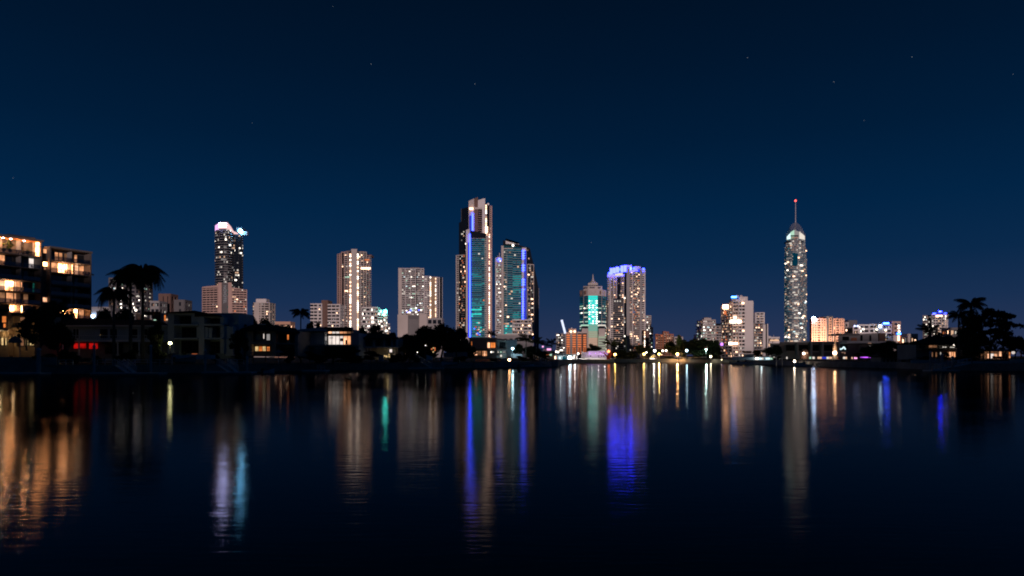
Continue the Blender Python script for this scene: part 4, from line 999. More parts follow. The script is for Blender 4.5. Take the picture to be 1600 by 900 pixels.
    for tbl, tops in ((left, 34.35), (right, 33.0)):
        for f, row in tbl.items():
            zb = lv[f] + .02 - (.45 if tbl is right and f > 6 else .3 if tbl is right else 0) ; zt = (lv[f + 1] - .32 - (.45 if tbl is right and f > 5 else 0)) if f < 9 else tops
            for x0, x1, mt in row:
                t0, t1 = off(x0, 3.1), off(x1, 3.1)
                z1 = zt - (.5 if (f == 9 and tbl is right) else .0)
                fm = MB(); ob(fm, t0, t0 + .09, zb, z1, 3.0, 3.12); ob(fm, t1 - .09, t1, zb, z1, 3.0, 3.12); ob(fm, t0 + .09, t1 - .09, z1 - .12, z1, 3.0, 3.12)
                fo = link('window', fm, M['darkmetal'], root)
                n_ = max(1, round((t1 - t0) / 1.5)); 
                for i in range(n_):
                    pm = MB(); a = t0 + (t1 - t0) * i / n_ + .03; b_ = t0 + (t1 - t0) * (i + 1) / n_ - .03
                    lo = zb + (.0 if mt == U else .02); ob(pm, a, b_, lo, z1 - .13, 3.06, 3.11); link('pane', pm, M[mt], fo)
                # furniture and planter silhouettes on the lit terraces
                if mt.startswith('curtain') and mt != 'curtain_dim' and t1 - t0 > 1.3:
                    q = MB(); a = t0 + rnd.random() * .5
                    while a < t1 - .5:
                        w_ = rnd.uniform(.35, .9)
                        if rnd.random() < .6:
                            h_ = rnd.uniform(.45, .85); ob(q, a, a + w_, zb + .38, zb + h_, 1.4, 2.0); ob(q, a + .04, a + .1, zb, zb + .38, 1.45, 1.5); ob(q, a + w_ - .1, a + w_ - .04, zb, zb + .38, 1.45, 1.5)
                            ob(q, a, a + .08, zb + h_, zb + h_ + .35, 1.45, 1.95)
                        a += w_ + .3
                    if q.f: link('terrace_furniture', q, M['darkmetal'], root)
            # balustrade per half bay
            for ta, tb in (((hit(-30), hit(35)), (hit(35) + .25, tL1 - .4)) if tbl is left else ((tG1 + .4, hit(114.5)), (hit(114.5) + .25, tR1 - .35))):
                bm = MB(); ob(bm, ta, tb, zb, zb + 1.0, .10, .14); bo = link('balustrade', bm, M['clear'], root)
                rm = MB(); ob(rm, ta, tb, zb + 1.0, zb + 1.06, .08, .16)
                ps = ta
                while ps < tb: ob(rm, ps, ps + .05, zb, zb + 1.0, .15, .2); ps += 1.4
                link('handrail', rm, M['darkmetal'], bo)
    # recessed stair bay windows
    for y0, y1, x0, x1, mt in ((388, 395, 67, 72.5, 'curtain_warm'), (408.5, 415, 67, 74, 'curtain_hot'), (416, 421, 68, 72, 'curtain_dim'), (464, 471.5, 66.5, 75, 'curtain_peach')):
        t0, t1 = off(x0, 1.5), off(x1, 1.5); Y = A.y + d.y * t0
        m = MB(); ob(m, t0, t1, Z_(y1, Y), Z_(y0, Y), 1.4, 1.58); fo = link('window', m, M['darkmetal'], root)
        m = MB(); ob(m, t0 + .06, t1 - .06, Z_(y1, Y) + .06, Z_(y0, Y) - .06, 1.36, 1.39); link('pane', m, M[mt], fo)
    # top left terrace: timber soffit, bright end wall, planting, lamps
    m = MB(); ob(m, tL0, tL1 - .4, 34.22, 34.33, .05, 3.0); link('timber_soffit', m, M['ceilingwood'], root)
    m = MB(); ob(m, off(55.5, .8), tL1 - .4, 30.3, 34.1, .7, .9); link('glowing_end_wall', m, M['curtain_hot'], root)  # glowing sheet stands in for lamp light on the end wall
    for px in (10, 22, 43):
        t = hit(px); q = pt(t, 1.6)
        m = MB(); m.tube((q[0], q[1], 34.21), (q[0], q[1], 34.12), .12, .14, 10); link('downlight', m, M['crownhot'], root)
        lamp('POINT', 'downlight_lamp', (q[0], q[1], 33.5), 420, (1.0, .45, .16), .15, root)
    for px in (104, 126):
        q = pt(hit(px), 1.5); lamp('POINT', 'terrace_lamp', (q[0], q[1], 29.2), 60, (1, .62, .35), .15, root)
    q = pt(hit(10), 1.5); lamp('POINT', 'terrace_lamp', (q[0], q[1], 22.9), 60, (1, .7, .5), .15, root)
    q = pt(hit(107), 1.5); lamp('POINT', 'terrace_lamp', (q[0], q[1], 16.6), 60, (1, .62, .35), .15, root)
    return root, pt, hit
apt_root, apt_pt, apt_hit = apt()

# ================================================================== VEGETATION
def leaf_crown(seed, n=2600, lobes=16, leaf=.035, flat=.75, low=0.25):
    """unit crown: width 1, height 1 (base at z=low); leaves as small bent quads in lobed clumps"""
    r = random.Random(seed); mb = MB(); cs = []
    for i in range(lobes):
        a = r.random() * 6.283; q = r.random() ** .6 * .34; z = low + .14 + r.random() * (1 - low - .26)
        k = 1 - .55 * max(0, (z - .6)) / .4
        cs.append((math.cos(a) * q * k, math.sin(a) * q * k, z, r.uniform(.10, .19)))
    for i in range(n):
        cx, cy, cz, cr = cs[r.randrange(lobes)]
        u = r.random() * 6.283; ph = math.acos(r.uniform(-1, 1)); rad = cr * (r.random() ** .45) * r.uniform(.85, 1.12)
        x = cx + rad * math.sin(ph) * math.cos(u); y = cy + rad * math.sin(ph) * math.sin(u); z = cz + rad * flat * math.cos(ph)
        s_ = leaf * r.uniform(.6, 1.4); a = Vector((r.uniform(-1, 1), r.uniform(-1, 1), r.uniform(-.6, .6))).normalized() * s_
        b_ = a.cross(Vector((r.uniform(-1, 1), r.uniform(-1, 1), r.uniform(-1, 1)))).normalized() * s_ * .6
        p = Vector((x, y, z))
        mb.face([p - a, p + b_, p + a, p - b_], 0)
    return mb, cs

def trunk_mesh(cs, seed, tr=.022):
    r = random.Random(seed); mb = MB(); fork = Vector((r.uniform(-.02, .02), r.uniform(-.02, .02), .30))
    mb.path([(0, 0, 0), (r.uniform(-.01, .01), 0, .15), fork], [tr * 1.25, tr, tr * .85], 8)
    for c in cs[:9]:
        mid = fork.lerp(Vector(c[:3]), .5) + Vector((r.uniform(-.03, .03), r.uniform(-.03, .03), .02))
        mb.path([fork, mid, c[:3]], [tr * .6, tr * .38, tr * .12], 6)
    return mb

TREES = []
for sd, n_, lo, fl, lf in ((1, 3000, 16, .75, .034), (2, 3000, 20, .7, .032), (3, 2600, 13, .65, .036), (4, 3200, 22, .8, .030), (5, 2400, 11, .6, .038)):
    c, cs = leaf_crown(sd, n_, lo, lf, fl)
    TREES.append((c.mesh('crown', [M['foliage']]), trunk_mesh(cs, sd).mesh('trunk', [M['bark']])))
def layered(seed, n=2300):
    r = random.Random(seed); mb = MB(); cs = []
    for i in range(17):
        a = r.random() * 6.283; q = r.random() ** .5 * .42; cs.append((math.cos(a) * q, math.sin(a) * q, .52 + .42 * r.random() * (1 - q), r.uniform(.08, .15)))
    for i in range(n):
        cx, cy, cz, cr = cs[r.randrange(17)]; u = r.random() * 6.283; rad = cr * r.random() ** .5
        p = Vector((cx + rad * math.cos(u), cy + rad * math.sin(u), cz + r.gauss(0, .016) + .03 * (1 - rad / cr)))
        a = Vector((r.uniform(-1, 1), r.uniform(-1, 1), r.uniform(-.5, .5))).normalized() * .03 * r.uniform(.6, 1.4); b_ = a.cross(Vector((r.uniform(-1, 1), r.uniform(-1, 1), r.uniform(-1, 1)))).normalized() * .018
        mb.face([p - a, p + b_, p + a, p - b_])
    return mb, cs
c, cs = layered(21); TREES.append((c.mesh('crown', [M['foliage']]), trunk_mesh(cs, 21, .03).mesh('trunk', [M['bark']])))
c, cs = leaf_crown(9, 2200, 12, .05, .8, .0); BUSH = c.mesh('foliage', [M['foliage']])
c, cs = leaf_crown(14, 1800, 12, .05, .8, .0); BUSH2 = c.mesh('foliage', [M['foliage2']])

def tree(px, Y, top, width, var, label, group='trees along the bank', rot=None, low=None):
    """top = row of the crown top, width in photograph columns"""
    H = Z_(top, Y) - GZ; wd = width / F * Y
    r = random.Random(px * 3 + top)
    o = empty('broadleaf_tree', (X_(px, Y), Y, GZ), label, 'tree', group)
    o.rotation_euler = (0, 0, r.random() * 6.28 if rot is None else rot); o.scale = (wd * 1.12, wd * 1.12, H)
    for nm, me in (('crown', TREES[var][0]), ('trunk', TREES[var][1])):
        c = bpy.data.objects.new(nm, me); col.objects.link(c); c.parent = o
    return o
def bush(px, Y, top, width, label, mesh=None, base=None, group='shrubs along the bank'):
    H = Z_(top, Y) - GZ; wd = width / F * Y
    o = bpy.data.objects.new('shrub', mesh or BUSH); col.objects.link(o); o.location = (X_(px, Y), Y, GZ)
    o.rotation_euler = (0, 0, (px * 1.7) % 6.28); o.scale = (wd * 1.1, wd * .9, max(H, .5) * 1.05)
    o['label'] = label; o['category'] = 'shrub'; o['group'] = group
    return o

# fronds
def frond(L, droop, nl, ll, lift=.55, hang=.35):
    mb = MB(); pts = []
    for i in range(13):
        t = i / 12; x = L * (t - .12 * t * t * droop); z = L * (lift * t - droop * t * t)
        pts.append(Vector((x, 0, z)))
    mb.path(pts, [.05 * (1 - i / 13) * L / 3 + .012 for i in range(13)], 4)
    for i in range(nl):
        t = .14 + .86 * i / nl; k = t * 12; j = min(11, int(k)); p = pts[j].lerp(pts[j + 1], k - j)
        tg = (pts[j + 1] - pts[j]).normalized()
        l_ = ll * math.sin(math.pi * min(1, t * .85 + .12)) ** .6
        for s_ in (-1, 1):
            dr = (Vector((0, s_, 0)) * .8 + tg * .45 + Vector((0, 0, -hang * (1.0 + t)))).normalized()
            wv = tg * (.02 * L / 3 + .02); q = p + dr * l_ * .55; e = p + dr * l_ + Vector((0, 0, -l_ * .25 * (1 + hang)))
            mb.face([p - wv, p + wv, q + wv, q - wv]); mb.face([q - wv, q + wv, e])
    return mb
FR_Q = frond(3.9, 1.5, 38, 1.0, 1.05, 1.6).mesh('frond', [M['foliage']])
FR_R = frond(3.3, .75, 26, .8, .55, .9).mesh('frond', [M['foliage']])
FR_S = frond(2.2, .6, 18, .55, .8, .4).mesh('frond', [M['foliage']])
def palm(px, Y, crown_py, label, fm=FR_Q, n=14, sc_=1.0, r0=.22, base=GZ, lean=0.0):
    zc = Z_(crown_py, Y); x = X_(px, Y)
    o = empty('palm_tree', (x - lean, Y, base), label, 'palm tree', 'palm trees')
    mb = MB(); H = zc - base
    pts = [(x - lean + lean * (i / 8) ** 1.6, Y, base + H * i / 8) for i in range(9)]
    mb.path(pts, [r0 * (1.3 - .5 * i / 8) for i in range(9)], 8); mb.tube((x, Y, zc - 1.2 * sc_), (x, Y, zc + .3 * sc_), r0 * 1.0, r0 * .45, 8)
    link('trunk', mb, M['palmbark'], o)
    r = random.Random(px)
    for i in range(n):
        c = bpy.data.objects.new('frond', fm); col.objects.link(c); c.parent = o; c.location = (lean, 0, H)
        a = 2 * math.pi * i * .618 + r.uniform(-.2, .2); tier = i % 3
        c.rotation_euler = (0, (-.55, -.12, .28)[tier] + r.uniform(-.12, .12), a); s_ = sc_ * r.uniform(.85, 1.1); c.scale = (s_, s_, s_)
    return o

# ================================================================== NEAR HOUSES
def house(name, label, px, Y): return Bld(name, label, 'house', px, Y)

# tan house at far left
B = house('tan_house', 'tan two storey house at the far left with orange upper windows and lit patio doors', 20, 128)
B.box('wall', -40, 487, 13, 560, 0, 9, 'tan'); B.box('wall', 13, 492, 46, 560, 1.4, 9, 'tan')
B.prism('roof', [(-42, -.8), (15, -.8), (11, 5), (-42, 5)], [482, 484, 472, 470], 487.5, 'roof')
B.box('roof_ledge', -40, 515.5, 14, 518, -1.4, 0, 'pale'); B.box('floor_ledge', 14, 511.5, 48, 514, .6, 1.4, 'tan')
B.prism('roof', [(12, .8), (50, .8), (48, 6), (12, 6)], [489, 493, 486, 484], 492.5, 'roof')
B.window(3, 493.5, 11, 504.5, -.01, 'curtain_orange', 1, 1); B.window(5, 505, 10.3, 512.5, -.01, 'curtain_orange', 1, 1); B.window(22.5, 494.5, 31.5, 501.5, 1.39, 'curtain_dim', 1, 1)
B.window(-9, 527, 1, 539, -.01, 'curtain_yellow'); B.window(2, 527, 11.6, 540, -.01, 'curtain_yellow'); B.window(31, 527, 37, 540, 1.39, 'curtain_yellow'); B.window(38, 527, 45.4, 540, 1.39, 'curtain_yellow', 1, 1)
B.window(18, 527, 30, 541, 1.39, ['glass', 'curtain_dim'], 2, 1)
for px in (12.6, 47): B.one('column', px, 516, px + 1.6, 548, -1.2, -.9, 'tan')
lamp('POINT', 'porch_lamp', W(20, 523, 127.4), 38, (1, .62, .28), .1, B.root); lamp('POINT', 'porch_lamp', W(0, 522, 126.4), 38, (1, .66, .30), .1, B.root)
lamp('POINT', 'porch_lamp', W(45, 518, 127.0), 38, (1, .6, .25), .1, B.root)
B.done()
o = empty('garden_parasol', (X_(25, 124), 124, GZ), 'pale closed arch shaped parasol in front of the tan house', 'parasol')
mb = MB(); mb.tube((X_(31, 124), 124, GZ), W(31, 525, 124), .05, .05, 6); mb.path([W(31, 525, 124), W(27, 523.4, 124), W(21, 525, 124)], [.04, .04, .03], 6); link('pole', mb, M['railing'], o)
mb = MB(); mb.lathe([(1.15, -1.2), (.7, -.4), (.2, -.05), (.02, 0)], (X_(24, 124), 124, Z_(525, 124)), 8); link('canopy', mb, M['canvas'], o)
for i, px in enumerate((6, 28, 36)):
    o = empty('terrace_chair', (X_(px, 121), 121, GZ + .0), ('terrace chair furthest left before the tan house', 'terrace chair beside the arch shaped parasol', 'terrace chair nearest the leafy tree by the tan house')[i], 'chair', 'terrace chairs')
    x = X_(px, 121); mb = MB(); mb.box(x - .25, 120.75, 1.82, x + .25, 121.25, 1.88); link('seat', mb, M['metal'], o)
    mb = MB(); mb.box(x - .25, 121.2, 1.88, x + .25, 121.26, 2.35); link('backrest', mb, M['metal'], o)
    for sx in (-.22, .22):
        for sy in (-.2, .2): mb = MB(); mb.tube((x + sx, 121 + sy, GZ), (x + sx, 121 + sy, 1.82), .02, .02, 5); link('leg', mb, M['darkmetal'], o)

# long blue-white house with red curtains
B = house('long_house', 'long two storey pale house with glowing red curtains on the ground floor', 180, 138)
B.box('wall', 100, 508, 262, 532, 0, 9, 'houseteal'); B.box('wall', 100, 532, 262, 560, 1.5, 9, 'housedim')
B.prism('roof', [(96, -1), (266, -1), (250, 6), (100, 6)], [508.5, 509, 498.5, 493.5], 509.5, 'roof')
B.prism('roof', [(100, 6), (250, 6), (262, 12), (98, 12)], [493.5, 498.5, 507, 507], 509.0, 'roof')
B.box('fascia', 97, 508.6, 265, 510.4, -1.15, -1.0, 'railing')
B.box('balcony_slab', 98, 531, 263, 534.2, -1.6, 1.5, 'railing')
for a, b_, nx in ((156, 169.5, 1), (171.5, 184, 2), (204, 216, 1), (225.5, 231.5, 1), (114, 124, 2), (240, 250, 2)): B.window(a, 513.5, b_, 529, -.01, 'glass', nx, 1, 'railing')
bal = MB(); Bx = lambda px: X_(px, 136.6)
for px in range(100, 263, 3): bal.box(Bx(px), 136.55, Z_(531, 138), Bx(px) + .03, 136.6, Z_(524.5, 138))
bal.box(Bx(100), 136.52, Z_(525, 138), Bx(262), 136.62, Z_(524.3, 138)); link('balcony_railing', bal, M['railing'], B.root)
B.window(107.5, 535.5, 128.5, 545, 1.49, 'curtain_red', 1, 1); B.window(131.5, 535.5, 147, 545.5, 1.49, 'curtain_red', 1, 1)
for a, b_ in ((157, 186), (196, 218), (228, 248)): B.window(a, 536, b_, 553, 1.49, 'glass', 4, 1, 'wood')
for px in (104, 129, 152.5, 189, 222, 256): B.one('post', px, 534, px + 1.8, 556, -1.4, -1.2, 'railing')
B.done()
# gabled house behind
B = house('gabled_house', 'house behind with a pinkish gable wall and dark pitched roof', 236, 205)
B.prism('wall', [(212, 0), (238, 0), (238, 12), (212, 12)], [487, 500, 500, 487], 515, 'pinkish')
B.prism('roof', [(211, -1), (250, -1), (250, 8), (211, 8)], [484.5, 493, 486, 484], 494, 'roof') if False else None
B.prism('roof', [(224, -.8), (251, -.8), (251, 12), (224, 12)], [487, 487, 484.5, 484.5], 489, 'roof'); B.prism('roof', [(238, -.6), (251, -.6), (251, 2), (238, 2)], 489, 506, 'roof')
B.box('wall', 250, 489, 264, 515, 0, 8, 'housewall'); B.window(241.5, 499, 246.5, 505.5, -.7, 'green', 1, 1); B.window(256.3, 492, 259.6, 501.5, -.02, 'curtain_orange', 1, 1)
B.box('wall_light', 260.5, 498, 263, 500.5, -.4, -.2, 'warm_mid'); lb = MB(); lb.ball(W(212.3, 484.6, 203), .33); link('roof_lamp', lb, M['white_bright'], B.root)
B.done()

# modern three level duplex
B = house('duplex_house', 'modern three level pale duplex with deep dark balconies and a central pier', 312, 134)
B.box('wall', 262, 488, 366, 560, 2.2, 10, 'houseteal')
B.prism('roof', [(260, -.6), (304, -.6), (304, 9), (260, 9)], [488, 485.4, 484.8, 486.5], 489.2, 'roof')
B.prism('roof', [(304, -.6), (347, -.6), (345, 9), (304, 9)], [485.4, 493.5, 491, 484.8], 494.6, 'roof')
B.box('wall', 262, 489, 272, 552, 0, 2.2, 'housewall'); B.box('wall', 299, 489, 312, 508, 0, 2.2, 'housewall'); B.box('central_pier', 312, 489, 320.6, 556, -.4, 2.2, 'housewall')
B.box('wall', 344, 495, 350, 552, 0, 2.2, 'housewall'); B.box('wall', 350, 510, 362, 556, .6, 2.2, 'housewall')
B.box('lintel', 272, 489, 299, 492, 0, 2.2, 'housewall'); B.box('lintel', 320.6, 492, 344, 496, 0, 2.2, 'housewall')
for a, b_ in ((272, 312), (320.6, 350)):
    B.box('balcony_slab', a, 506.5, b_, 509, -.9, 2.2, 'housewall'); B.box('balcony_slab', a, 528, b_, 530.4, -.9, 2.2, 'housewall')
B.box('wall', 307, 511, 312, 528, 0, 2.2, 'housewall'); B.box('wall', 320.6, 511, 325, 528, 0, 2.2, 'housewall')
for a, b_, y0, y1, mt in ((273, 299, 493, 506, 'glass'), (276, 307, 511, 527, 'glass'), (275, 311, 532, 552, 'glass'), (322, 343, 497, 507, 'glass'), (331, 347, 511, 527, 'glass'), (322, 349, 533, 552, 'glass')):
    B.window(a, y0, b_, y1, 2.19, mt, 4, 1, 'darkmetal')
for a, b_ in ((325.3, 331), (347, 350)): B.one('shutter', a, 512, b_, 527.5, .2, .3, 'railing')
for a, b_, y in ((272, 299, 501), (276, 307, 521), (321, 344, 503), (331, 347, 521)):
    bal = MB(); px = a
    while px < b_: bal.box(X_(px, 133.3), 133.28, Z_(y + 6, 134), X_(px, 133.3) + .03, 133.31, Z_(y, 134)); px += 1.6
    bal.box(X_(a, 133.3), 133.25, Z_(y + .5, 134), X_(b_, 133.3), 133.34, Z_(y, 134)); link('balcony_railing', bal, M['darkmetal'], B.root)
B.box('terrace_light', 303.5, 552.3, 311, 553.6, -1.0, -.8, 'orange_dim'); B.done()
B = house('tiled_outbuilding', 'dark hip roofed building directly right of the duplex', 365, 140)
B.box('wall', 346, 508, 384, 556, 0, 8, 'housedim'); B.prism('roof', [(343, -1), (386, -1), (372, 5), (348, 5)], [500, 508, 498.5, 494.5], 510, 'roof')
B.window(349, 499.3, 356, 502, -1.05, 'housewall', 2, 1); B.done()

# low roofed house with orange lit room
B = house('low_roofed_house', 'two storey house with a broad low roof and an orange lit lower room', 422, 138)
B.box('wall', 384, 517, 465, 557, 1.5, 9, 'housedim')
B.prism('roof', [(374, -1.2), (432, -1.2), (425, 5), (400, 5)], [514.5, 516.5, 505.5, 504], 518, 'roof'); B.prism('roof', [(432, -1.2), (468, -1.2), (462, 5), (425, 5)], [516.5, 519.5, 511, 505.5], 521, 'roof')
B.box('ridge_flashing', 398, 505.6, 409, 506.8, 1.6, 2, 'railing')
B.box('wall', 384, 518, 393, 556, 0, 1.5, 'housedim'); B.box('pier', 425, 518, 431.5, 556, -.2, 1.5, 'housedim'); B.box('pier', 461, 520, 465.5, 556, -.2, 1.5, 'housedim')
B.box('balcony_slab', 393, 534.5, 425, 538, -.6, 1.5, 'housedim'); B.box('balcony_slab', 431.5, 536, 461, 538, -.6, 1.5, 'housedim')
B.window(394, 520.5, 404, 532, 1.49, 'houseteal', 1, 1); B.window(406.8, 520.5, 409.6, 529.5, 1.48, 'curtain_white'); B.window(412, 521, 424.5, 532, 1.49, ['white_dim', 'glass'], 2, 1)
B.window(433, 522, 444, 536, 1.49, 'glass', 2, 1); B.window(444.5, 522, 448.3, 531, 1.48, 'curtain_orange'); B.window(450, 522, 460, 536, 1.49, 'glass', 2, 1)
B.window(394, 540.5, 412, 549, 1.49, ['curtain_yellow', 'curtain_orange', 'curtain_yellow'], 3, 1); B.window(412.5, 541, 418, 549, 1.49, 'curtain_orange', 2, 2, 'brick')
B.window(434, 543, 459, 555, 1.49, 'glass', 4, 1); B.done()
def market_parasol(px, Y, py, w_, label, tilt=0):
    o = empty('market_parasol', (X_(px, Y), Y, GZ), label, 'parasol')
    mb = MB(); mb.tube((X_(px, Y), Y, GZ), W(px, py, Y), .04, .04, 6); link('pole', mb, M['railing'], o)
    mb = MB(); R_ = w_ / F * Y / 2; mb.lathe([(R_, -R_ * .42), (R_ * .5, -R_ * .17), (.02, 0)], (X_(px, Y), Y, Z_(py, Y)), 8); link('canopy', mb, M['canvas'], o)
market_parasol(435, 128, 547, 18, 'broad open teal parasol below the low roofed house'); market_parasol(392, 124, 549, 9, 'small parasol on the terrace left of the broad teal parasol')

# glass fronted house
B = house('glass_house', 'modern house with a brightly lit two row glass wall under a thin roof', 512, 146)
B.box('wall', 463, 519, 505, 560, 1.0, 9, 'houseteal'); B.box('wall', 505, 514, 547, 560, 3.0, 9, 'housedim'); B.box('wall', 547, 520, 559.5, 560, .6, 9, 'houseteal')
B.prism('roof', [(462, -.6), (511, -.6), (511, 9), (462, 9)], [517.5, 511.5, 510.5, 515], 519.5, 'railing') if False else None
B.prism('roof', [(461, -.8), (548, -.8), (552, 8), (463, 8)], [516.5, 511.2, 512.3, 516.5], 513.5 + 4.5, 'roof')
B.prism('roof_edge', [(461, -1), (511, -1), (511, -.8), (461, -.8)], [515.8, 510.6, 510.6, 515.8], 517.8, 'houseteal')
B.box('roof_slab', 508, 511.4, 550, 514, -1, 1.2, 'darkmetal')
B.window(511, 514.6, 547, 521.5, .9, ['curtain_peach', 'curtain_white', 'curtain_white', 'curtain_warm', 'curtain_warm', 'curtain_dim'], 6, 1)
B.box('mid_beam', 510.5, 521.5, 547.5, 524.3, .2, 1.4, 'darkmetal')
B.window(511, 524.3, 547, 538.8, .9, ['curtain_white', 'curtain_white', 'curtain_white', 'curtain_white', 'curtain_peach', 'curtain_warm'], 6, 1)
B.one('wall_picture', 530, 528.5, 535.5, 533, .70, .80, 'brown'); B.one('pendant', 513, 527.3, 519, 528.3, .7, .8, 'darkmetal')
B.one('plant_stand', 538.5, 531, 541.5, 538, .6, .78, 'foliage')
B.window(505.5, 525, 509.8, 533, .9, 'white_dim')
B.box('terrace_slab', 463, 538.8, 560, 541.5, -1.4, 2, 'housedim'); B.box('undercroft', 470, 541.5, 556, 560, 1.2, 6, 'darkgrey')
bal = MB(); 
for px in range(464, 511, 4): bal.box(X_(px, 144.7), 144.7, Z_(538.8, 146), X_(px, 144.7) + .04, 144.74, Z_(532.5, 146))
bal.box(X_(464, 144.7), 144.68, Z_(533, 146), X_(511, 144.7), 144.76, Z_(532.4, 146)); link('balcony_railing', bal, M['railing'], B.root)
B.box('skylight_sheet', 495, 543.5, 506, 545, -1.5, -1.3, 'housewall'); B.done()

# house 5
B = house('terrace_house', 'dim two storey house with a small golden lit terrace', 588, 152)
B.box('wall', 556, 528, 620, 562, 1.6, 9, 'housedim')
B.prism('roof', [(553, -1), (623, -1), (612, 6), (562, 6)], [527.5, 528.5, 521, 518.5], 529.5, 'roof')
for a, b_ in ((568, 578), (586, 592), (604, 609)): B.window(a, 530.5, b_, 540, 1.59, 'glass', 2, 1)
for a in (559, 582, 598, 610, 617.5): B.one('pier', a, 529.5, a + 2.2, 542, .6, 1.6, 'housewall')
B.box('balcony_slab', 556, 541.5, 622, 543.2, -1.0, 1.6, 'housewall')
for px in range(1): pass
B.window(606, 545, 611.5, 551, 1.58, 'curtain_white'); B.window(612, 545, 617, 556, 1.58, 'housewall')
for i, (px, py) in enumerate(((601, 556), (604, 557), (608, 554), (608.5, 557))):
    lb = MB(); lb.ball(W(px, py, 151), .16 + .06 * (i % 2), 8, 6); link('terrace_candle', lb, M['curtain_yellow'], B.root)
lamp('POINT', 'terrace_lamp', W(606, 549, 151), 14, (1, .72, .35), .1, B.root)
for px in (571, 575, 580): B.one('post', px, 543.2, px + .8, 556, -.9, -.7, 'housewall')
B.done()
o = Bld('white_cabinet', 'small pale box standing on the lawn left of the golden lit terrace', 'cabinet', 594, 142); o.box('cabinet_body', 592, 555.5, 598, 564, 0, 1, 'white'); o.box('cabinet_lid', 591.6, 554.9, 598.4, 555.5, -.05, 1.05, 'pale'); o.done()

# sheds and garden walls under the big tree
B = Bld('garden_wall', 'pale garden wall below the big spreading tree', 'wall', 705, 172)
B.box('wall_panel', 693, 551, 708, 557.5, 0, .25, 'houseteal'); B.box('wall_panel', 712, 550, 730, 557.5, .4, .65, 'houseteal'); B.box('pillar', 708, 550, 712, 558, -.1, .7, 'housewall'); B.done()
B = Bld('notice_panel', 'tilted pale panel at the head of the jetty under the big tree', 'panel', 670, 150)
B.prism('board', [(666, 0), (675.5, 0), (675.5, .12), (666, .12)], [554, 557, 557, 554], 562.5, 'housewall'); B.box('post', 667, 562.5, 667.6, 568, 0, .1, 'darkmetal'); B.box('post', 674, 563, 674.6, 568, 0, .1, 'darkmetal'); B.done()

# house 6, white flat modern
B = house('flat_roofed_house', 'white flat roofed modern house with an orange lit upper room and glowing lower windows', 760, 196)
B.box('wall', 733, 529, 776, 545, 0, 10, 'grey'); B.box('wall', 776, 531, 792, 560, 3, 10, 'housedim'); B.box('wall', 725, 545, 776, 560, 1.4, 10, 'darkgrey')
B.box('roof_slab', 732, 527.6, 777, 529, -.6, 10, 'housewall'); B.box('roof_slab', 775, 530, 792.5, 531.4, -.6, 10, 'housewall')
B.prism('roof', [(715, -1), (742, -1), (740, 5), (724, 5)], [545, 548, 541, 538], 549, 'roof')
B.window(761.3, 534.7, 766, 544, -.02, 'curtain_peach'); B.window(766.2, 534.7, 774.5, 544, -.02, 'curtain_orange', 2, 1)
B.window(736, 533, 738, 540, -.02, 'curtain_orange'); B.one('column', 790.5, 531.4, 792, 556, -.5, -.2, 'housewall'); B.one('column', 778.8, 531.4, 779.8, 545, -.5, -.2, 'housewall')
B.box('balcony_slab', 762, 544.6, 792, 546.4, -.7, 3, 'housewall'); B.window(780, 534, 790, 544, 2.98, 'glass', 3, 1)
B.window(738.5, 548, 745.8, 555.5, 1.38, 'curtain_peach', 2, 1); B.window(746.5, 548, 752, 555.5, 1.38, 'curtain_dim', 2, 1); B.window(752.8, 548, 761, 556.5, 1.38, ['curtain_warm', 'curtain_peach'], 3, 1)
for a, b_, mt in ((766, 769, 'white_bright'), (769.6, 772, 'white_mid'), (777, 779.4, 'white_mid'), (781, 784, 'green'), (785, 790, 'white_dim')): B.window(a, 548.5, b_, 551.5, 1.37, mt)
lb = MB(); lb.ball(W(783, 556, 195), .32); link('garden_light', lb, M['white_mid'], B.root)
B.box('garden_wall', 744, 561.5, 766, 564.5, -3.5, -3.2, 'peach'); B.box('garden_wall', 773, 561.5, 782, 564.5, -3.5, -3.2, 'pinkish'); B.box('wall', 799, 553, 816, 559.5, 2, 4, 'housewall')
B.box('tall_wall', 792, 530, 808, 556, 8, 12, 'houseteal')
B.done()

# far right houses
B = house('lantern_room_house', 'single storey pavilion house with a bright picture window at the right edge', 1572, 146)
B.box('wall', 1536, 549, 1592, 563, 2.4, 9, 'housedim'); B.box('flat_roof', 1530, 546.4, 1568, 547.6, -1.6, 9, 'houseteal'); B.box('flat_roof', 1545, 547.8, 1594, 549, -.8, 9, 'roof')
B.box('base_wall', 1536, 561, 1592, 565, 0, 2.4, 'darkgrey')
for a in (1533.5, 1543.5, 1568.6, 1592.6): B.one('column', a, 547.6, a + 1, 562, -.6, -.3, 'wood')
B.window(1548.5, 548.6, 1550.4, 560.5, 1.8, 'curtain_warm'); B.window(1551, 548.6, 1567.5, 552, 1.8, 'curtain_dim', 3, 1); B.window(1551, 552, 1567.5, 560.5, 1.8, ['curtain_peach', 'curtain_white', 'curtain_peach'], 3, 1)
B.window(1569.5, 548.6, 1574.5, 560.5, 1.8, 'curtain_peach', 1, 1); B.window(1540.5, 552, 1548, 556.5, 1.9, 'curtain_dim', 1, 1); B.window(1585, 549.5, 1588.6, 560, 1.8, ['curtain_warm', 'curtain_orange'], 1, 2); B.window(1576, 550, 1584, 560.5, 1.8, 'glass', 2, 1)
m = MB(); m.ball(W(1583.2, 551, 146.8), .33, 12, 8); link('globe_lamp', m, M['curtain_white'], B.root)
q = MB(); r_ = random.Random(6)
for i in range(8): q.box(X_(1552 + i * 2, 147), 147, Z_(559 + .8, 147), X_(1553.4 + i * 2, 147), 147.3, Z_(557.5 - r_.random() * 1.6, 147))
link('furniture', q, M['brown'], B.root); B.done()
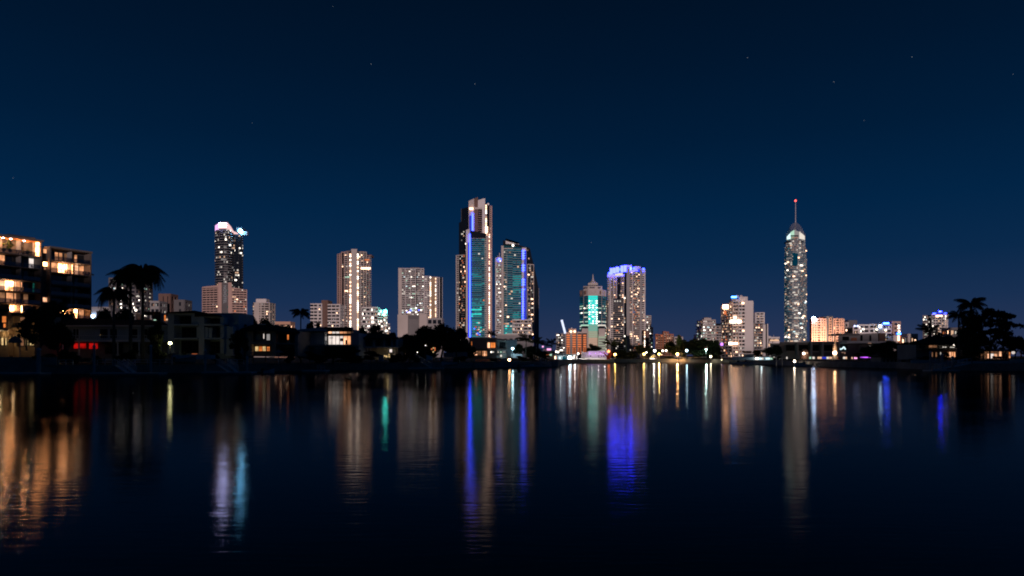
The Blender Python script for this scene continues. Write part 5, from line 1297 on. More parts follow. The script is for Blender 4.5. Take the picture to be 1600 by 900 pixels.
B = house('hip_roofed_house', 'dark hip roofed house with a dull orange balcony and curtained lit window', 1468, 150)
B.box('wall', 1438, 538, 1500, 562, 1.6, 9, 'housedim'); B.prism('roof', [(1424, -1.2), (1504, -1.2), (1492, 6), (1452, 6)], [536, 537.5, 526, 524], 538.6, 'roof')
B.window(1457, 538.8, 1471, 543.5, 1.5, 'curtain_dim', 2, 1); B.box('balcony_slab', 1438, 545, 1502, 547, -.6, 1.6, 'wood')
B.window(1482, 549.3, 1500, 558.5, 1.5, ['curtain_warm', 'curtain_warm', 'curtain_peach', 'curtain_warm'], 5, 1); B.window(1461, 549.5, 1471, 558, 1.5, ['curtain_dim', 'glass'], 3, 1); B.window(1475, 549.5, 1477.3, 554.5, 1.5, 'white_mid')
for a in (1441, 1448): B.window(a, 539, a + 5, 545, 1.5, 'glass', 1, 1, 'houseteal')
for px, py in ((1472, 541.8), (1475.5, 541.8), (1484, 542), (1487.5, 542.2)): B.box('strip_light', px, py, px + 2, py + 1.1, -.3, -.1, 'white_mid')
lb = MB(); lb.ball(W(1490, 539.5, 149), .2); link('eave_lamp', lb, M['white_bright'], B.root); B.done()
B = Bld('boundary_wall', 'long pale blue boundary wall on the waterfront left of the gangway at right', 'wall', 1448, 146)
B.box('wall_panel', 1424, 562.3, 1462, 567.5, 0, .3, 'white'); B.box('wall_panel', 1462, 561, 1472, 567.5, -.2, .4, 'white'); B.done()
B = Bld('boundary_wall', 'low grey garden wall in front of the bright picture window', 'wall', 1550, 141)
B.box('wall_panel', 1497, 564.3, 1537, 569, 0, .3, 'housewall'); B.box('wall_panel', 1540, 564.3, 1590, 569, .2, .5, 'housewall'); B.done()
B = Bld('boat_lift_shelter', 'pale box shelter on posts at the far right edge', 'shelter', 1597, 136)
B.box('wall_panel', 1591, 561, 1606, 567, 0, 2.5, 'white'); B.one('post', 1592.5, 567, 1593.9, 580, .1, .3, 'white'); B.one('post', 1604, 567, 1605.4, 580, .1, .3, 'white'); B.done()
B = house('boat_house', 'low pale waterfront pavilion with glazed bays right of the shopping centre', 1395, 170)
B.box('wall', 1380, 558.5, 1412, 569, 1, 6, 'housedim'); B.box('flat_roof', 1376, 557, 1425, 558.5, -.6, 6, 'roof')
for i in range(5): B.window(1382 + i * 6, 560, 1387 + i * 6, 567, .98, 'houseteal' if i == 4 else 'glass', 1, 1, 'housewall')
B.box('terrace_slab', 1378, 569.2, 1430, 570.2, -2, 1, 'wood')
for i in range(4): B.one('column', 1384 + i * 13, 569.9, 1385 + i * 13, 574, -1.9, -1.6, 'wood')
B.done()

# ================================================================== SHOPPING CENTRE AND MARINA STRIP (right of centre)
B = Bld('shopping_centre', 'long grey shopping centre with boxy bays below the spire tower', 'building', 1290, 330)
B.prism('wall', [(1204, 2), (1262, 0), (1262, 30), (1206, 30)], 536.5, 562, 'grey'); B.prism('wall', [(1262, 0), (1342, 0), (1342, 30), (1262, 30)], 535, 562, 'darkgrey')
B.box('cornice', 1218, 534.4, 1262, 536.5, -1.5, 0, 'grey'); B.box('cornice', 1262, 533.4, 1312, 535, -1.5, 0, 'grey')
for a in (1242, 1263.5, 1281, 1301.5, 1306): B.box('pier', a, 535, a + 2.4, 558, -2.6, -.2, 'grey')
for a, b_ in ((1208, 1217), (1228, 1241), (1246, 1262), (1268, 1279), (1284, 1301), (1309, 1323)):
    B.box('bay_window', a, 539, b_, 548, -.4, -.1, 'glass'); B.box('bay_sill', a, 548.6, b_, 550.2, -1, 0, 'grey')
B.prism('upper_hall', [(1310, -2), (1372, -2), (1372, 24), (1310, 24)], [524, 520.5, 520.5, 524], 535, 'grey')
B.box('upper_hall', 1372, 520.5, 1382, 560, -1, 20, 'brown'); B.box('roof_sheet', 1309, 521.5, 1337, 524, -4, 10, 'darkgrey')
B.box('window', 1313, 526, 1323, 532, -2.3, -2, 'glass'); B.box('window', 1326.5, 528, 1335, 532.6, -2.3, -2, 'brick'); B.box('window', 1341, 524, 1344, 533, -2.3, -2, 'glass'); B.box('window', 1355, 524, 1357.5, 533, -2.3, -2, 'glass')
B.box('canopy', 1312, 533.6, 1372, 536.8, -7, 0, 'housewall'); B.box('lower_hall', 1342, 537, 1378, 560, -1, 20, 'darkgrey')
B.box('canopy', 1340, 547, 1360, 549, -8, -3, 'canvas')
B.box('small_light', 1344.5, 536.3, 1349, 537.3, -7.4, -7, 'warm_dim'); B.box('small_light', 1356.5, 540, 1357.8, 542, -1.4, -1, 'white_dim')
lw = B.mb('lit_shopfront', '@', True)
strip = [(1209, 1211, 'white_mid'), (1217, 1218.5, 'white_mid'), (1229, 1230.5, 'white_mid'), (1258, 1262, 'green'), (1264, 1267.5, 'green'), (1270, 1273, 'white_mid'), (1278, 1284, 'warm_mid'), (1285.5, 1287, 'blue_dim'), (1288.6, 1290.6, 'blue_dim'), (1292, 1295, 'white_mid'),
         (1296, 1300, 'warm_mid'), (1302, 1305, 'white_mid'), (1307, 1309.5, 'orange_dim'), (1318, 1320.5, 'white_mid'), (1321, 1323.5, 'warm_mid'), (1331, 1332.5, 'warm_mid'), (1335, 1339.5, 'pink')]
for x0, x1, k in strip: lw.box(X_(x0, 322), 322, Z_(560.8, 322), X_(x1, 322), 322.4, Z_(557.5, 322), GIDX[k])
v = MB()
for i in range(10): v.box(X_(1344 + i * 2.4, 300), 299.6, Z_(559 + (i > 7) * (i - 7), 300), X_(1346 + i * 2.4, 300), 300, Z_(557.6 + (i > 7) * (i - 7), 300))
link('purple_light_strip', v, M['purpleglow'], B.root, stuff=True)
v = MB(); zz = [(1310.5, 543), (1313.5, 546), (1316.5, 544.5), (1318.5, 542), (1321, 546)]
for a, b_ in zip(zz, zz[1:]): v.tube(W(a[0], a[1], 329), W(b_[0], b_[1], 329), .3, .3, 6)
link('zigzag_sign', v, M['cool'], B.root)
B.box('yellow_sign', 1314, 550, 1317.5, 551.3, -.8, -.5, 'warm_dim'); B.box('yellow_sign', 1318.4, 549.5, 1319.6, 553, -.8, -.5, 'warm_dim')
B.done()
B = Bld('white_spire_kiosk', 'slim pointed mast kiosk with a glowing orange-white lamp at its foot', 'kiosk', 1304.5, 300)
m = MB(); m.lathe([(1.1, 0), (.9, 4), (.55, 7), (.1, 12.5)], (X_(1304.5, 300), 300, GZ), 8); link('mast', m, M['white'], B.root)
m = MB(); m.ball(W(1304.3, 551.4, 297.5), .85, 12, 8); link('lamp_globe', m, glow('orange_white_lamp', (1.0, .62, .36), 9.0), B.root)
lamp('POINT', 'lamp_light', W(1304.3, 549, 296.5), 900, (1, .5, .22), .5, B.root); B.done()
B = Bld('domed_kiosk', 'small dome lit from inside below the shopping centre', 'kiosk', 1257, 300)
m = MB(); m.lathe([(1.9, 0), (1.9, 2.6), (1.5, 3.9), (.8, 4.7), (.05, 5.0)], (X_(1257, 300), 300, GZ), 12); link('dome', m, M['brown'], B.root)
m = MB(); m.ball(W(1256, 552.3, 297.7), .55, 10, 7); link('lamp_globe', m, glow('warm_white_lamp', (1.0, .80, .60), 8.0), B.root)
m = MB(); m.ball(W(1261, 551.5, 298), .35, 10, 7); link('lamp_globe', m, M['warm_mid'], B.root)
lamp('POINT', 'lamp_light', W(1257, 553, 296.8), 350, (1, .7, .45), .4, B.root); B.done()
B = Bld('boat_shed', 'long low blue-grey canopy on posts at the foot of the white slab tower', 'boat shed', 1172, 255)
B.prism('canopy_roof', [(1144, 0), (1203, 0), (1203, 7), (1144, 7)], [558.6, 557.8, 556.8, 557.6], 563, 'houseteal')
for i in range(6): B.one('column', 1145 + i * 11.3, 563, 1146 + i * 11.3, 567, .2, .5, 'housewall')
B.box('rear_wall', 1150, 563, 1200, 566, 6, 6.4, 'darkgrey')
lw = B.mb('lit_opening', '@', True)
for x0, x1, k in ((1181, 1185, 'white_bright'), (1186, 1190, 'cool'), (1190.5, 1193, 'white_mid'), (1197, 1203, 'cool'), (1204, 1208, 'green'), (1209.8, 1211.2, 'warm_mid')): lw.box(X_(x0, 254), 254, Z_(561.8, 254), X_(x1, 254), 254.4, Z_(558.8, 254), GIDX[k])
B.box('low_building', 1181, 553, 1193, 558, 10, 14, 'white'); B.box('low_building_roof', 1184, 548, 1192, 551.8, 12, 16, 'terracotta'); B.done()
lamp('POINT', 'shed_lamp', W(1190, 561, 251), 160, (.75, .95, 1), .3)

# ================================================================== CENTRE WATERFRONT
B = Bld('purple_lit_hall', 'long low white waterfront hall washed with purple light', 'building', 930, 335)
B.prism('wall', [(908, 0), (918.5, 0), (918.5, 12), (908, 12)], 550, 564, 'white'); B.prism('wall', [(918.5, -.6), (950, 0), (950, 12), (918.5, 12)], [549.2, 549.8, 549.8, 549.2], 564, 'purplewall')
B.box('low_wall', 904, 560, 955, 563.6, -4, -3.6, 'white'); B.box('parapet', 918.4, 548.6, 951, 549.6, -1.0, 0, 'purplewall')
for a, b_ in ((918, 919), (921, 923.6), (934, 936), (938.5, 940.5), (942, 944)): B.box('window', a, 555.6, b_, 557.2, -.9, -.6, 'glass')
for px in (921.5, 930.5, 938.5, 946):
    lamp('SPOT', 'wall_washer', W(px, 553.2, 332), 110, (.62, .22, 1.0), .2, B.root, (0, 1.0, .25), 110)
    lb = MB(); lb.box(X_(px - .6, 333.5), 333.3, Z_(552.6, 333), X_(px + .6, 333.5), 333.7, Z_(551.6, 333)); link('wall_lamp', lb, M['purple'], B.root)
for px in (909, 916, 925, 935, 945):
    lb = MB(); lb.ball(W(px, 561.4, 331.6), .22); link('wall_light', lb, M['white_bright'], B.root)
    lamp('POINT', 'white_lamp', W(px, 559.6, 329), 210, (1, .9, .85), .3, B.root)
B.done()
B = Bld('riverside_pavilion', 'low white riverside pavilion with a flat canopy beside the star bright lamp', 'building', 888, 300)
B.box('canopy', 868, 553, 901.5, 555.6, -1, 7, 'white'); B.box('rear_wall', 872, 555.6, 900, 562, 5, 6, 'housewall')
for px in (869, 878, 887, 896, 900.6): B.one('column', px, 555.6, px + .8, 562, -.6, -.2, 'white')
for a, b_, mt in ((874, 878, 'cool'), (879.5, 886, 'teal_dim'), (893.5, 896, 'white_bright'), (897, 900, 'white_mid'), (865.5, 868, 'warm_mid')): B.window(a, 557, b_, 561.8, 4.9, mt)
lamp('POINT', 'canopy_lamp', W(876, 558, 300), 300, (.8, .95, 1), .3, B.root); lamp('POINT', 'canopy_lamp', W(898, 558, 299), 400, (1, .95, .9), .3, B.root)
for px, py in ((868.5, 549.5), (872, 550), (903.5, 552.5)): 
    lb = MB(); lb.ball(W(px, py, 304), .45); link('roof_lamp', lb, M['white_bright'], B.root)
B.done()
B = Bld('red_sculpture', 'crossed red steel beam sculpture at the water edge with a red lamp on top', 'sculpture', 951, 322)
for a, b_ in (((943.5, 551.5), (957.5, 566)), ((957.5, 552.5), (943.5, 565.5)), ((946, 565.5), (954, 551)), ((941, 563.5), (962, 562.5))):
    m = MB(); m.tube(W(a[0], a[1], 322), W(b_[0], b_[1], 322.6), .36, .36, 6); link('beam', m, M['redpaint'], B.root)
m = MB(); m.ball(W(951, 549, 324), .65, 12, 8); link('lamp', m, glow('red_orange_lamp', (1.0, .22, .07), 6.0), B.root); lamp('POINT', 'lamp_light', W(951, 549, 321), 45, (1, .2, .06), .4, B.root)
m = MB(); m.tube((X_(951, 324), 324, GZ), W(951, 549.6, 324), .1, .1, 6); link('lamp_post', m, M['darkmetal'], B.root)
B.done()

def street_lamp(px, Y, py, color, strength, r, label, power=None, g='lamps along the waterfront', mname=None):
    k = mname or 'lamp_%s' % px; M[k] = M.get(k) or glow(k, color, strength)
    o = empty('street_lamp', (X_(px, Y), Y, GZ), label, 'street lamp', g)
    z = Z_(py, Y); x = X_(px, Y)
    m = MB(); m.tube((x, Y, GZ), (x, Y, z), .10, .06, 8); m.tube((x, Y, GZ), (x, Y, GZ + .5), .16, .14, 8); link('post', m, M['darkmetal'], o)
    r *= .8; m = MB(); m.ball((x, Y, z + r * .8), r, 12, 8); link('lamp_globe', m, M[k], o)
    m = MB(); m.lathe([(r * 1.05, r * 1.55), (r * .5, r * 1.95), (.03, r * 2.1)], (x, Y, z), 10); link('lamp_cap', m, M['darkmetal'], o)
    if power: lamp('POINT', 'lamp_light', (x, Y - .3, z - .5), power, color, .25, o)
    return o
YEL = (1.0, .62, .16); WHT = (1.0, .93, .82); ORG = (1.0, .50, .18); BLU = (.55, .85, 1.0)
street_lamp(890.2, 286, 560.3, (.62, .86, 1), 60, .75, 'dazzling white lamp at the water edge beside the white pavilion', 500)
street_lamp(961, 318, 555.2, YEL, 14, .70, 'yellow lamp just right of the crossed red sculpture', 300)
street_lamp(1006.3, 330, 554.7, YEL, 16, .70, 'yellow lamp at the front of the park shelter', 1500)
street_lamp(1010, 336, 551.5, WHT, 6, .45, 'small white lamp behind the park shelter')
street_lamp(1023, 345, 549.6, WHT, 7, .8, 'double width white lamp above the white marquee')
street_lamp(1029.8, 326, 554.4, YEL, 14, .65, 'yellow lamp right of the white marquee', 1400)
street_lamp(1035.6, 340, 549.2, (1, .85, .7), 9, .55, 'left one of two tall white lamps above the glowing green tree')
street_lamp(1040.6, 340, 548.6, WHT, 12, .58, 'right one of two tall white lamps above the glowing green tree')
street_lamp(1058.4, 318, 554.6, ORG, 26, .68, 'orange lamp on a thin post at the end of the sandy edge', 1800)
street_lamp(1073, 312, 549, BLU, 14, .60, 'blue-white tall lamp in front of the dark park trees', 160)
street_lamp(1103.3, 310, 547.2, (.62, 1.0, .85), 10, .55, 'greenish lamp shining among the dark park trees', 1600)
street_lamp(1110.5, 296, 558.2, (1, .86, .55), 14, .50, 'low yellowish lamp left of the white slab tower', 120)
street_lamp(1127.5, 286, 562.6, (1, .8, .45), 8, .26, 'tiny low lamp by the foot of the white slab tower')
street_lamp(265.8, 122, 538, (1.0, .92, .42), 20, .34, 'yellow-white lamp between the long house and the duplex', 14)
street_lamp(801, 196, 546, (.50, .85, 1.0), 16, .42, 'cyan-white lamp above the orange jetty lamp', 220)
street_lamp(795.8, 181, 563.6, (1.0, .50, .20), 50, .36, 'intense orange lamp low on the jetty', 130)
street_lamp(1241.4, 196, 565.4, (1.0, .78, .58), 45, .33, 'intense warm white lamp at the marina below the spire tower', 70)
street_lamp(726, 190, 549.6, (1, .25, .1), 2, .25, 'dim red-orange lamp at the right edge of the big tree')
street_lamp(665, 160, 540.4, WHT, 2.2, .16, 'tiny white lamp high among the leaves of the big tree')
street_lamp(652.2, 152, 551, WHT, 3, .14, 'small white lamp left of the tilted panel')
street_lamp(1437.5, 160, 539.4, WHT, 6, .15, 'tiny white lamp on the dark slope left of the hip roofed house')
street_lamp(1436, 158, 552.4, (1, .8, .7), 5, .14, 'tiny warm lamp low on the dark slope left of the hip roofed house')
street_lamp(603, 210, 549, (.3, 1, .9), 1.0, .2, 'dim green lamp behind the glass fronted house')
o = empty('lantern_cluster', (X_(678, 164), 164, GZ), 'cluster of small orange lanterns hanging under the big tree', 'lanterns')
for i, (px, py) in enumerate(((674.5, 545.5), (677, 543.8), (679.5, 544), (677, 549.8), (679.5, 547))):
    m = MB(); m.ball(W(px, py, 164), .17, 8, 6); link('lantern', m, M['curtain_yellow' if i % 2 else 'orange'], o)
m = MB(); m.tube((X_(678, 164.3), 164.3, GZ), W(678, 543, 164.3), .05, .04, 6); link('post', m, M['darkmetal'], o)

# shelter, marquee, cafe lights
B = Bld('park_shelter', 'yellow lit open park shelter on posts by the water', 'shelter', 1006, 322)
B.prism('roof', [(1000.5, 0), (1012, 0), (1011, 4), (1001.5, 4)], [557, 557, 555.6, 555.6], 558.2, 'tan')
for px in (1001, 1004.5, 1008, 1010.8): B.one('post', px, 558.2, px + .6, 563.2, .2, .5, 'tan')
B.box('bench', 1003, 561.5, 1009, 562.1, 1.5, 2, 'wood'); B.done()
lamp('POINT', 'shelter_lamp', W(1006, 559, 324), 260, YEL, .2)
B = Bld('marquee', 'small brightly lit white marquee between the yellow lamps', 'marquee', 1022, 330)
m = MB(); c = (X_(1021.5, 332), 332, 0); m.lathe([(2.2, Z_(558.8, 332)), (1.2, Z_(556, 332)), (.1, Z_(552.8, 332))], c, 4); link('canopy', m, M['white'], B.root)
for px in (1017.5, 1025): B.one('pole', px, 558.8, px + .4, 563, .6, .8, 'white')
B.box('lit_counter', 1017, 560, 1024, 562, 2, 2.5, 'white_bright'); B.box('lit_counter', 1028, 561, 1032, 563, -1, -.6, 'warm_bright'); B.done()
lamp('POINT', 'marquee_lamp', W(1021.5, 559.2, 330.5), 700, (1, .88, .7), .2)
for i, px in enumerate((1042, 1050)): lamp('SPOT', 'tree_uplighter', (X_(px, 321), 321, GZ + .2), 3500, (.75, 1.0, .15), .15, None, (0, .3, 1), 100)
B = Bld('restaurant_row', 'row of colourfully lit little restaurants left of the white pavilion', 'restaurants', 858, 262)
B.box('wall', 846, 548, 868, 562, 0, 8, 'darkgrey'); B.box('canopy', 848, 545.2, 861, 548, -2, 3, 'pale'); B.box('canopy', 862, 552, 871, 553.6, -3, 0, 'white')
for x0, x1, y0, y1, mt in ((854, 860.5, 544.6, 547.4, 'pink'), (846.5, 849, 540.5, 543, 'pink'), (851, 852.5, 550, 552, 'white_bright'), (849, 850.6, 551.5, 553.6, 'blue'), (850, 857, 553.6, 555.2, 'orange'), (857.5, 861.5, 553, 556, 'green'), (866, 868, 556.5, 561, 'warm_bright')):
    B.box('lit_sign', x0, y0, x1, y1, -2.6, -2.2, mt)
B.done()
B = Bld('cars_parked_group', 'parked white car behind the dark park hedge', 'car', 1070, 330); bpy.data.objects.remove(B.root)
for i, (px, lb) in enumerate(((1068, 'parked car nearest the blue-white lamp'), (1077, 'parked car just right of the blue-white lamp'), (1088, 'parked car at the right end of the row'))):
    Y = 326; o = empty('parked_car', (X_(px, Y), Y, GZ), lb, 'car', 'cars parked along the park road'); x = X_(px, Y)
    m = MB(); m.prism([(x - 2, Y - .8), (x + 2, Y - .8), (x + 2, Y + .8), (x - 2, Y + .8)], GZ + .3, GZ + .85); m.prism([(x - 1.8, Y - .75), (x + 1.9, Y - .75), (x + 1.9, Y + .75), (x - 1.8, Y + .75)], GZ + .85, GZ + .95); link('body', m, M['white'], o)
    m = MB(); m.face([(x - 1.2, Y - .7, GZ + .95), (x + 1.3, Y - .7, GZ + .95), (x + .8, Y - .55, GZ + 1.42), (x - .7, Y - .55, GZ + 1.42)]); m.face([(x - .7, Y - .55, GZ + 1.42), (x + .8, Y - .55, GZ + 1.42), (x + .8, Y + .55, GZ + 1.42), (x - .7, Y + .55, GZ + 1.42)])
    m.face([(x - 1.2, Y + .7, GZ + .95), (x - 1.2, Y - .7, GZ + .95), (x - .7, Y - .55, GZ + 1.42), (x - .7, Y + .55, GZ + 1.42)]); m.face([(x + 1.3, Y - .7, GZ + .95), (x + 1.3, Y + .7, GZ + .95), (x + .8, Y + .55, GZ + 1.42), (x + .8, Y - .55, GZ + 1.42)]); link('cabin', m, M['glass'], o)
    for sx in (-1.25, 1.25):
        for sy in (-.82, .82): m = MB(); m.tube((x + sx, Y + sy - .08, GZ + .32), (x + sx, Y + sy + .08, GZ + .32), .32, .32, 12); link('wheel', m, M['darkmetal'], o)
    m = MB(); m.box(x - 2.03, Y - .7, GZ + .6, x - 1.98, Y - .4, GZ + .75); link('headlight', m, M['white_mid'], o)

# ================================================================== PALMS, TREES, SHRUBS
palm(204, 126, 436, 'left one of the two tall drooping palms', FR_Q, 26, 1.0, .26)
palm(223, 128, 429, 'right one of the two tall drooping palms', FR_Q, 34, 1.22, .28)
palm(178, 124, 462, 'shorter bushy palm left of the two tall palms', FR_Q, 22, .95, .22)
palm(470, 150, 489, 'single thin palm left of the lit glass house', FR_R, 20, .75, .14)
palm(1517, 152, 476, 'tall palm with an umbrella crown at the right', FR_R, 22, 1.10, .30)
palm(1498, 146, 494, 'feathery palm left of the umbrella crowned palm', FR_R, 14, .95, .2)
palm(822, 196, 533, 'small palm right of the cyan-white lamp', FR_S, 16, 1.5, .16)
palm(838, 204, 536, 'small palm at the left of the dark trees by the restaurants', FR_S, 14, 1.2, .14)
palm(853, 225, 540, 'little palm behind the restaurant row', FR_S, 12, 1.2, .12)
palm(955, 345, 540, 'palm standing in front of the blue crowned tower', FR_S, 14, 2.3, .2)
palm(1452, 170, 520, 'palm in front of the right tower', FR_S, 16, 1.6, .2)
palm(862, 262, 537.5, 'small palm left of the orange lit block', FR_S, 12, 1.4, .14)
palm(768, 230, 523.5, 'short palm tuft on the roofline between the twin towers', FR_S, 14, 1.0, .14)
T = [
 (62, 116, 478, 62, 0, 'leafy tree beside the tan house, lit from below'), (92, 118, 500, 50, 1, 'dark tree right of the tan house'), (88, 150, 468, 60, 3, 'dark tree before the near apartment block'), (128, 156, 500, 30, 2, 'dark tree at the right foot of the near apartment block'),
 (246, 122, 500, 30, 2, 'pale blossomed tree left of the yellow-white lamp'), (163, 170, 478, 40, 1, 'dark tree behind the shorter bushy palm'), (194, 172, 480, 44, 4, 'dark tree behind the two tall palms'),
 (372, 130, 512, 34, 0, 'dark tree between the duplex and the low roofed house'), (396, 190, 494, 24, 3, 'rounded dark tree left behind the low roofed house'), (415, 192, 493, 34, 1, 'rounded dark tree behind the roof ridge of the low roofed house'),
 (484, 175, 499, 22, 0, 'dark tree behind the single thin palm'), (497, 178, 500, 20, 2, 'dark tree left of the lit glass wall, behind its roof'), (452, 180, 507, 24, 4, 'low dark tree right of the single lit block'),
 (566, 190, 508, 30, 1, 'dark tree behind the right end of the glass house'), (588, 188, 505, 30, 3, 'rounded dark tree in front of the stepped terrace block'), (610, 195, 517, 30, 0, 'low dark tree right of the stepped terrace block'), (632, 190, 520, 34, 2, 'low dark tree in front of the blank podium'),
 (664, 166, 508, 54, 3, 'left part crown of the big spreading tree group'), (690, 168, 503, 60, 1, 'tallest crown of the big spreading tree group'), (713, 170, 509, 44, 0, 'right crown of the big spreading tree group'), (650, 162, 522, 40, 4, 'low left crown of the big spreading tree group'),
 (640, 156, 534, 40, 1, 'dark tree right of the golden lit terrace'), (548, 138, 540, 44, 2, 'dark garden tree below the glass house'), (520, 134, 546, 60, 3, 'broad low garden tree below the lit glass wall'), (580, 140, 548, 34, 4, 'low garden tree left of the small pale box'),
 (738, 178, 541, 26, 2, 'dark tree before the left end of the flat roofed house'), (812, 204, 536, 26, 1, 'dark tree under the small palm'), (832, 206, 540, 34, 3, 'dark tree mass left of the restaurant row'), (850, 215, 548, 26, 0, 'low dark tree next to the colourful restaurants'),
 (925, 352, 536, 22, 2, 'dark rounded tree in front of the pale foot of the teal hotel'), (934, 350, 541, 20, 4, 'small dark tree right of the rounded one by the purple hall'),
 (972, 345, 546, 18, 0, 'dark tree left end of the row under the blue crowned tower'), (985, 342, 549, 22, 1, 'dark tree second in the row under the blue crowned tower'), (1000, 348, 538, 20, 3, 'taller dark tree right end of the row under the blue crowned tower'), (1013, 350, 541, 20, 2, 'dark tree behind the park shelter'),
 (1030, 352, 544, 22, 0, 'dark tree behind the white marquee'), (1046, 340, 531, 26, 1, 'dark tree before the cream block with the pyramid roof'), (1052, 334, 540, 28, 3, 'dark tree behind the orange lamp'),
 (1070, 336, 530, 30, 4, 'dark park tree, first of the broad dark mass'), (1084, 338, 528, 36, 1, 'dark park tree, top of the broad dark mass'), (1100, 334, 527, 36, 2, 'dark park tree around the greenish lamp'), (1114, 326, 530, 30, 3, 'dark park tree at the right of the broad dark mass'), (1092, 318, 545, 40, 0, 'low park tree in front of the broad dark mass'), (1070, 318, 546, 24, 2, 'low park tree behind the blue-white lamp'), (1122, 306, 543, 22, 4, 'low park tree touching the white slab tower'),
 (1061, 330, 522, 10, 3, 'slender pointed tree at the left of the broad dark mass'),
 (1182, 268, 546, 18, 0, 'dark tree at the right foot of the white slab tower'), (1200, 262, 541, 24, 1, 'dark tree left of the shopping centre'), (1213, 258, 540, 22, 3, 'dark tree against the left end of the shopping centre'),
 (1358, 240, 540, 26, 2, 'small dark tree in front of the shopping centre hall'), (1374, 230, 536, 36, 1, 'dark tree, left side of the broad mass right of the shopping centre'), (1392, 226, 532, 44, 4, 'dark tree, top of the broad mass right of the shopping centre'), (1414, 224, 533, 40, 0, 'dark tree, right side of the broad mass right of the shopping centre'),
 (1434, 190, 531, 34, 3, 'dark tree left behind the hip roofed house'), (1465, 176, 520, 40, 2, 'dark tree behind the hip roofed house'), (1486, 178, 522, 34, 1, 'dark tree right behind the hip roofed house'), (1340, 300, 551, 16, 4, 'small round tree near the purple light strip'),
 (1519, 150, 482, 40, 3, 'dense dark tree below the umbrella crowned palm'), (1508, 148, 512, 36, 0, 'dark tree between the palms and the lit picture window'), (1548, 156, 478, 64, 5, 'broad flat topped tree at the right with sky gaps'), (1568, 158, 482, 50, 5, 'right half of the broad flat topped trees'),
 (1556, 150, 510, 52, 5, 'dark tree filling below the broad flat topped trees'), (1530, 142, 520, 50, 3, 'dark tree above the left end of the bright pavilion'), (1586, 160, 522, 44, 0, 'dark tree at the far right edge'), (1606, 156, 524, 40, 2, 'dark tree cut by the right edge'), (1478, 144, 549, 14, 4, 'small garden tree before the hip roofed house'),
 (1518, 140, 543, 30, 1, 'low dark tree left of the bright pavilion'),
]
for a in T: tree(*a)
Bs = [(20, 117, 556, 26, 'clipped shrub before the tan house'), (70, 113.5, 552, 60, 'dense shrubs right of the tan terrace'), (105, 118, 545, 44, 'dark shrubs left of the red curtains'), (150, 122, 552, 20, 'small shrub below the red curtains'), (200, 124, 546, 50, 'shrubs at the foot of the tall palms'), (242, 121, 538, 34, 'shrub below the blossomed tree'),
 (285, 124, 549, 24, 'shrub below the left balcony of the duplex'), (335, 124, 548, 30, 'shrub below the right balcony of the duplex'), (372, 124, 544, 26, 'shrub between duplex and low roofed house'), (455, 130, 550, 26, 'shrub right of the broad teal parasol'), (490, 132, 548, 50, 'shrubs left below the glass house'), (548, 136, 553, 60, 'shrubs below the right end of the glass house'),
 (620, 146, 552, 40, 'shrubs right of the golden lit terrace'), (645, 152, 553, 30, 'shrubs at the left of the jetty stairs'), (720, 172, 556, 30, 'shrubs right of the garden wall'), (770, 182, 559, 16, 'little shrub before the flat roofed house'), (815, 192, 556, 34, 'shrubs right of the jetty lamp'), (845, 196, 556, 36, 'shrubs above the long gangway'),
 (1096, 300, 559, 50, 'low hedge along the park path'), (975, 324, 556, 26, 'hedge right of the crossed red sculpture'), (990, 326, 554, 22, 'hedge left of the park shelter'), (1215, 250, 556, 18, 'shrubs before the left end of the shopping centre'), (1405, 176, 560, 20, 'shrub beside the glazed waterfront pavilion'), (1440, 152, 556, 40, 'shrubs above the pale blue wall'), (1510, 144, 556, 50, 'shrubs left of the bright pavilion'), (1585, 140, 562, 10, 'small shrub right of the picture window')]
Bs += [(622, 178, 527, 44, 'tall dense thicket in front of the left end of the blank podium'), (648, 182, 522, 52, 'tall dense thicket below the low left crown of the big tree'), (676, 184, 520, 60, 'tall dense thicket behind the orange lanterns'), (704, 184, 520, 60, 'tall dense thicket behind the garden wall'), (727, 182, 528, 34, 'thicket between the garden wall and the flat roofed house'),
       (478, 168, 512, 40, 'dense thicket behind the roof of the glass house'), (575, 176, 520, 50, 'dense thicket behind the roof of the terrace house'), (375, 150, 520, 30, 'dense thicket behind the tree beside the duplex'), (830, 198, 546, 50, 'dense thicket right of the small palm by the cyan-white lamp'), (1095, 322, 541, 70, 'dense thicket under the broad dark park trees'), (1400, 210, 545, 60, 'dense thicket under the trees right of the shopping centre')]
for a in Bs: bush(*a)
for px, w_, lb in ((1041, 12, 'left one of two glowing green shrubs by the promenade'), (1050, 12, 'right one of two glowing green shrubs by the promenade')): bush(px, 324, 556.5, w_, lb, BUSH2, group='lit green shrubs')
# plants on the top left terrace
o = bpy.data.objects.new('shrub', BUSH2); col.objects.link(o); q = apt_pt(apt_hit(18), 1.7); o.location = (q[0], q[1], 30.3); o.scale = (3.6, 2.2, 3.6); o['label'] = 'big potted shrub on the top left terrace of the apartment block'; o['category'] = 'shrub'
o = bpy.data.objects.new('shrub', BUSH2); col.objects.link(o); q = apt_pt(apt_hit(44), .8); o.location = (q[0], q[1], 30.3); o.scale = (2.8, 1.2, 1.3); o['label'] = 'low green planter shrub on the top terrace beside the glowing end wall'; o['category'] = 'shrub'

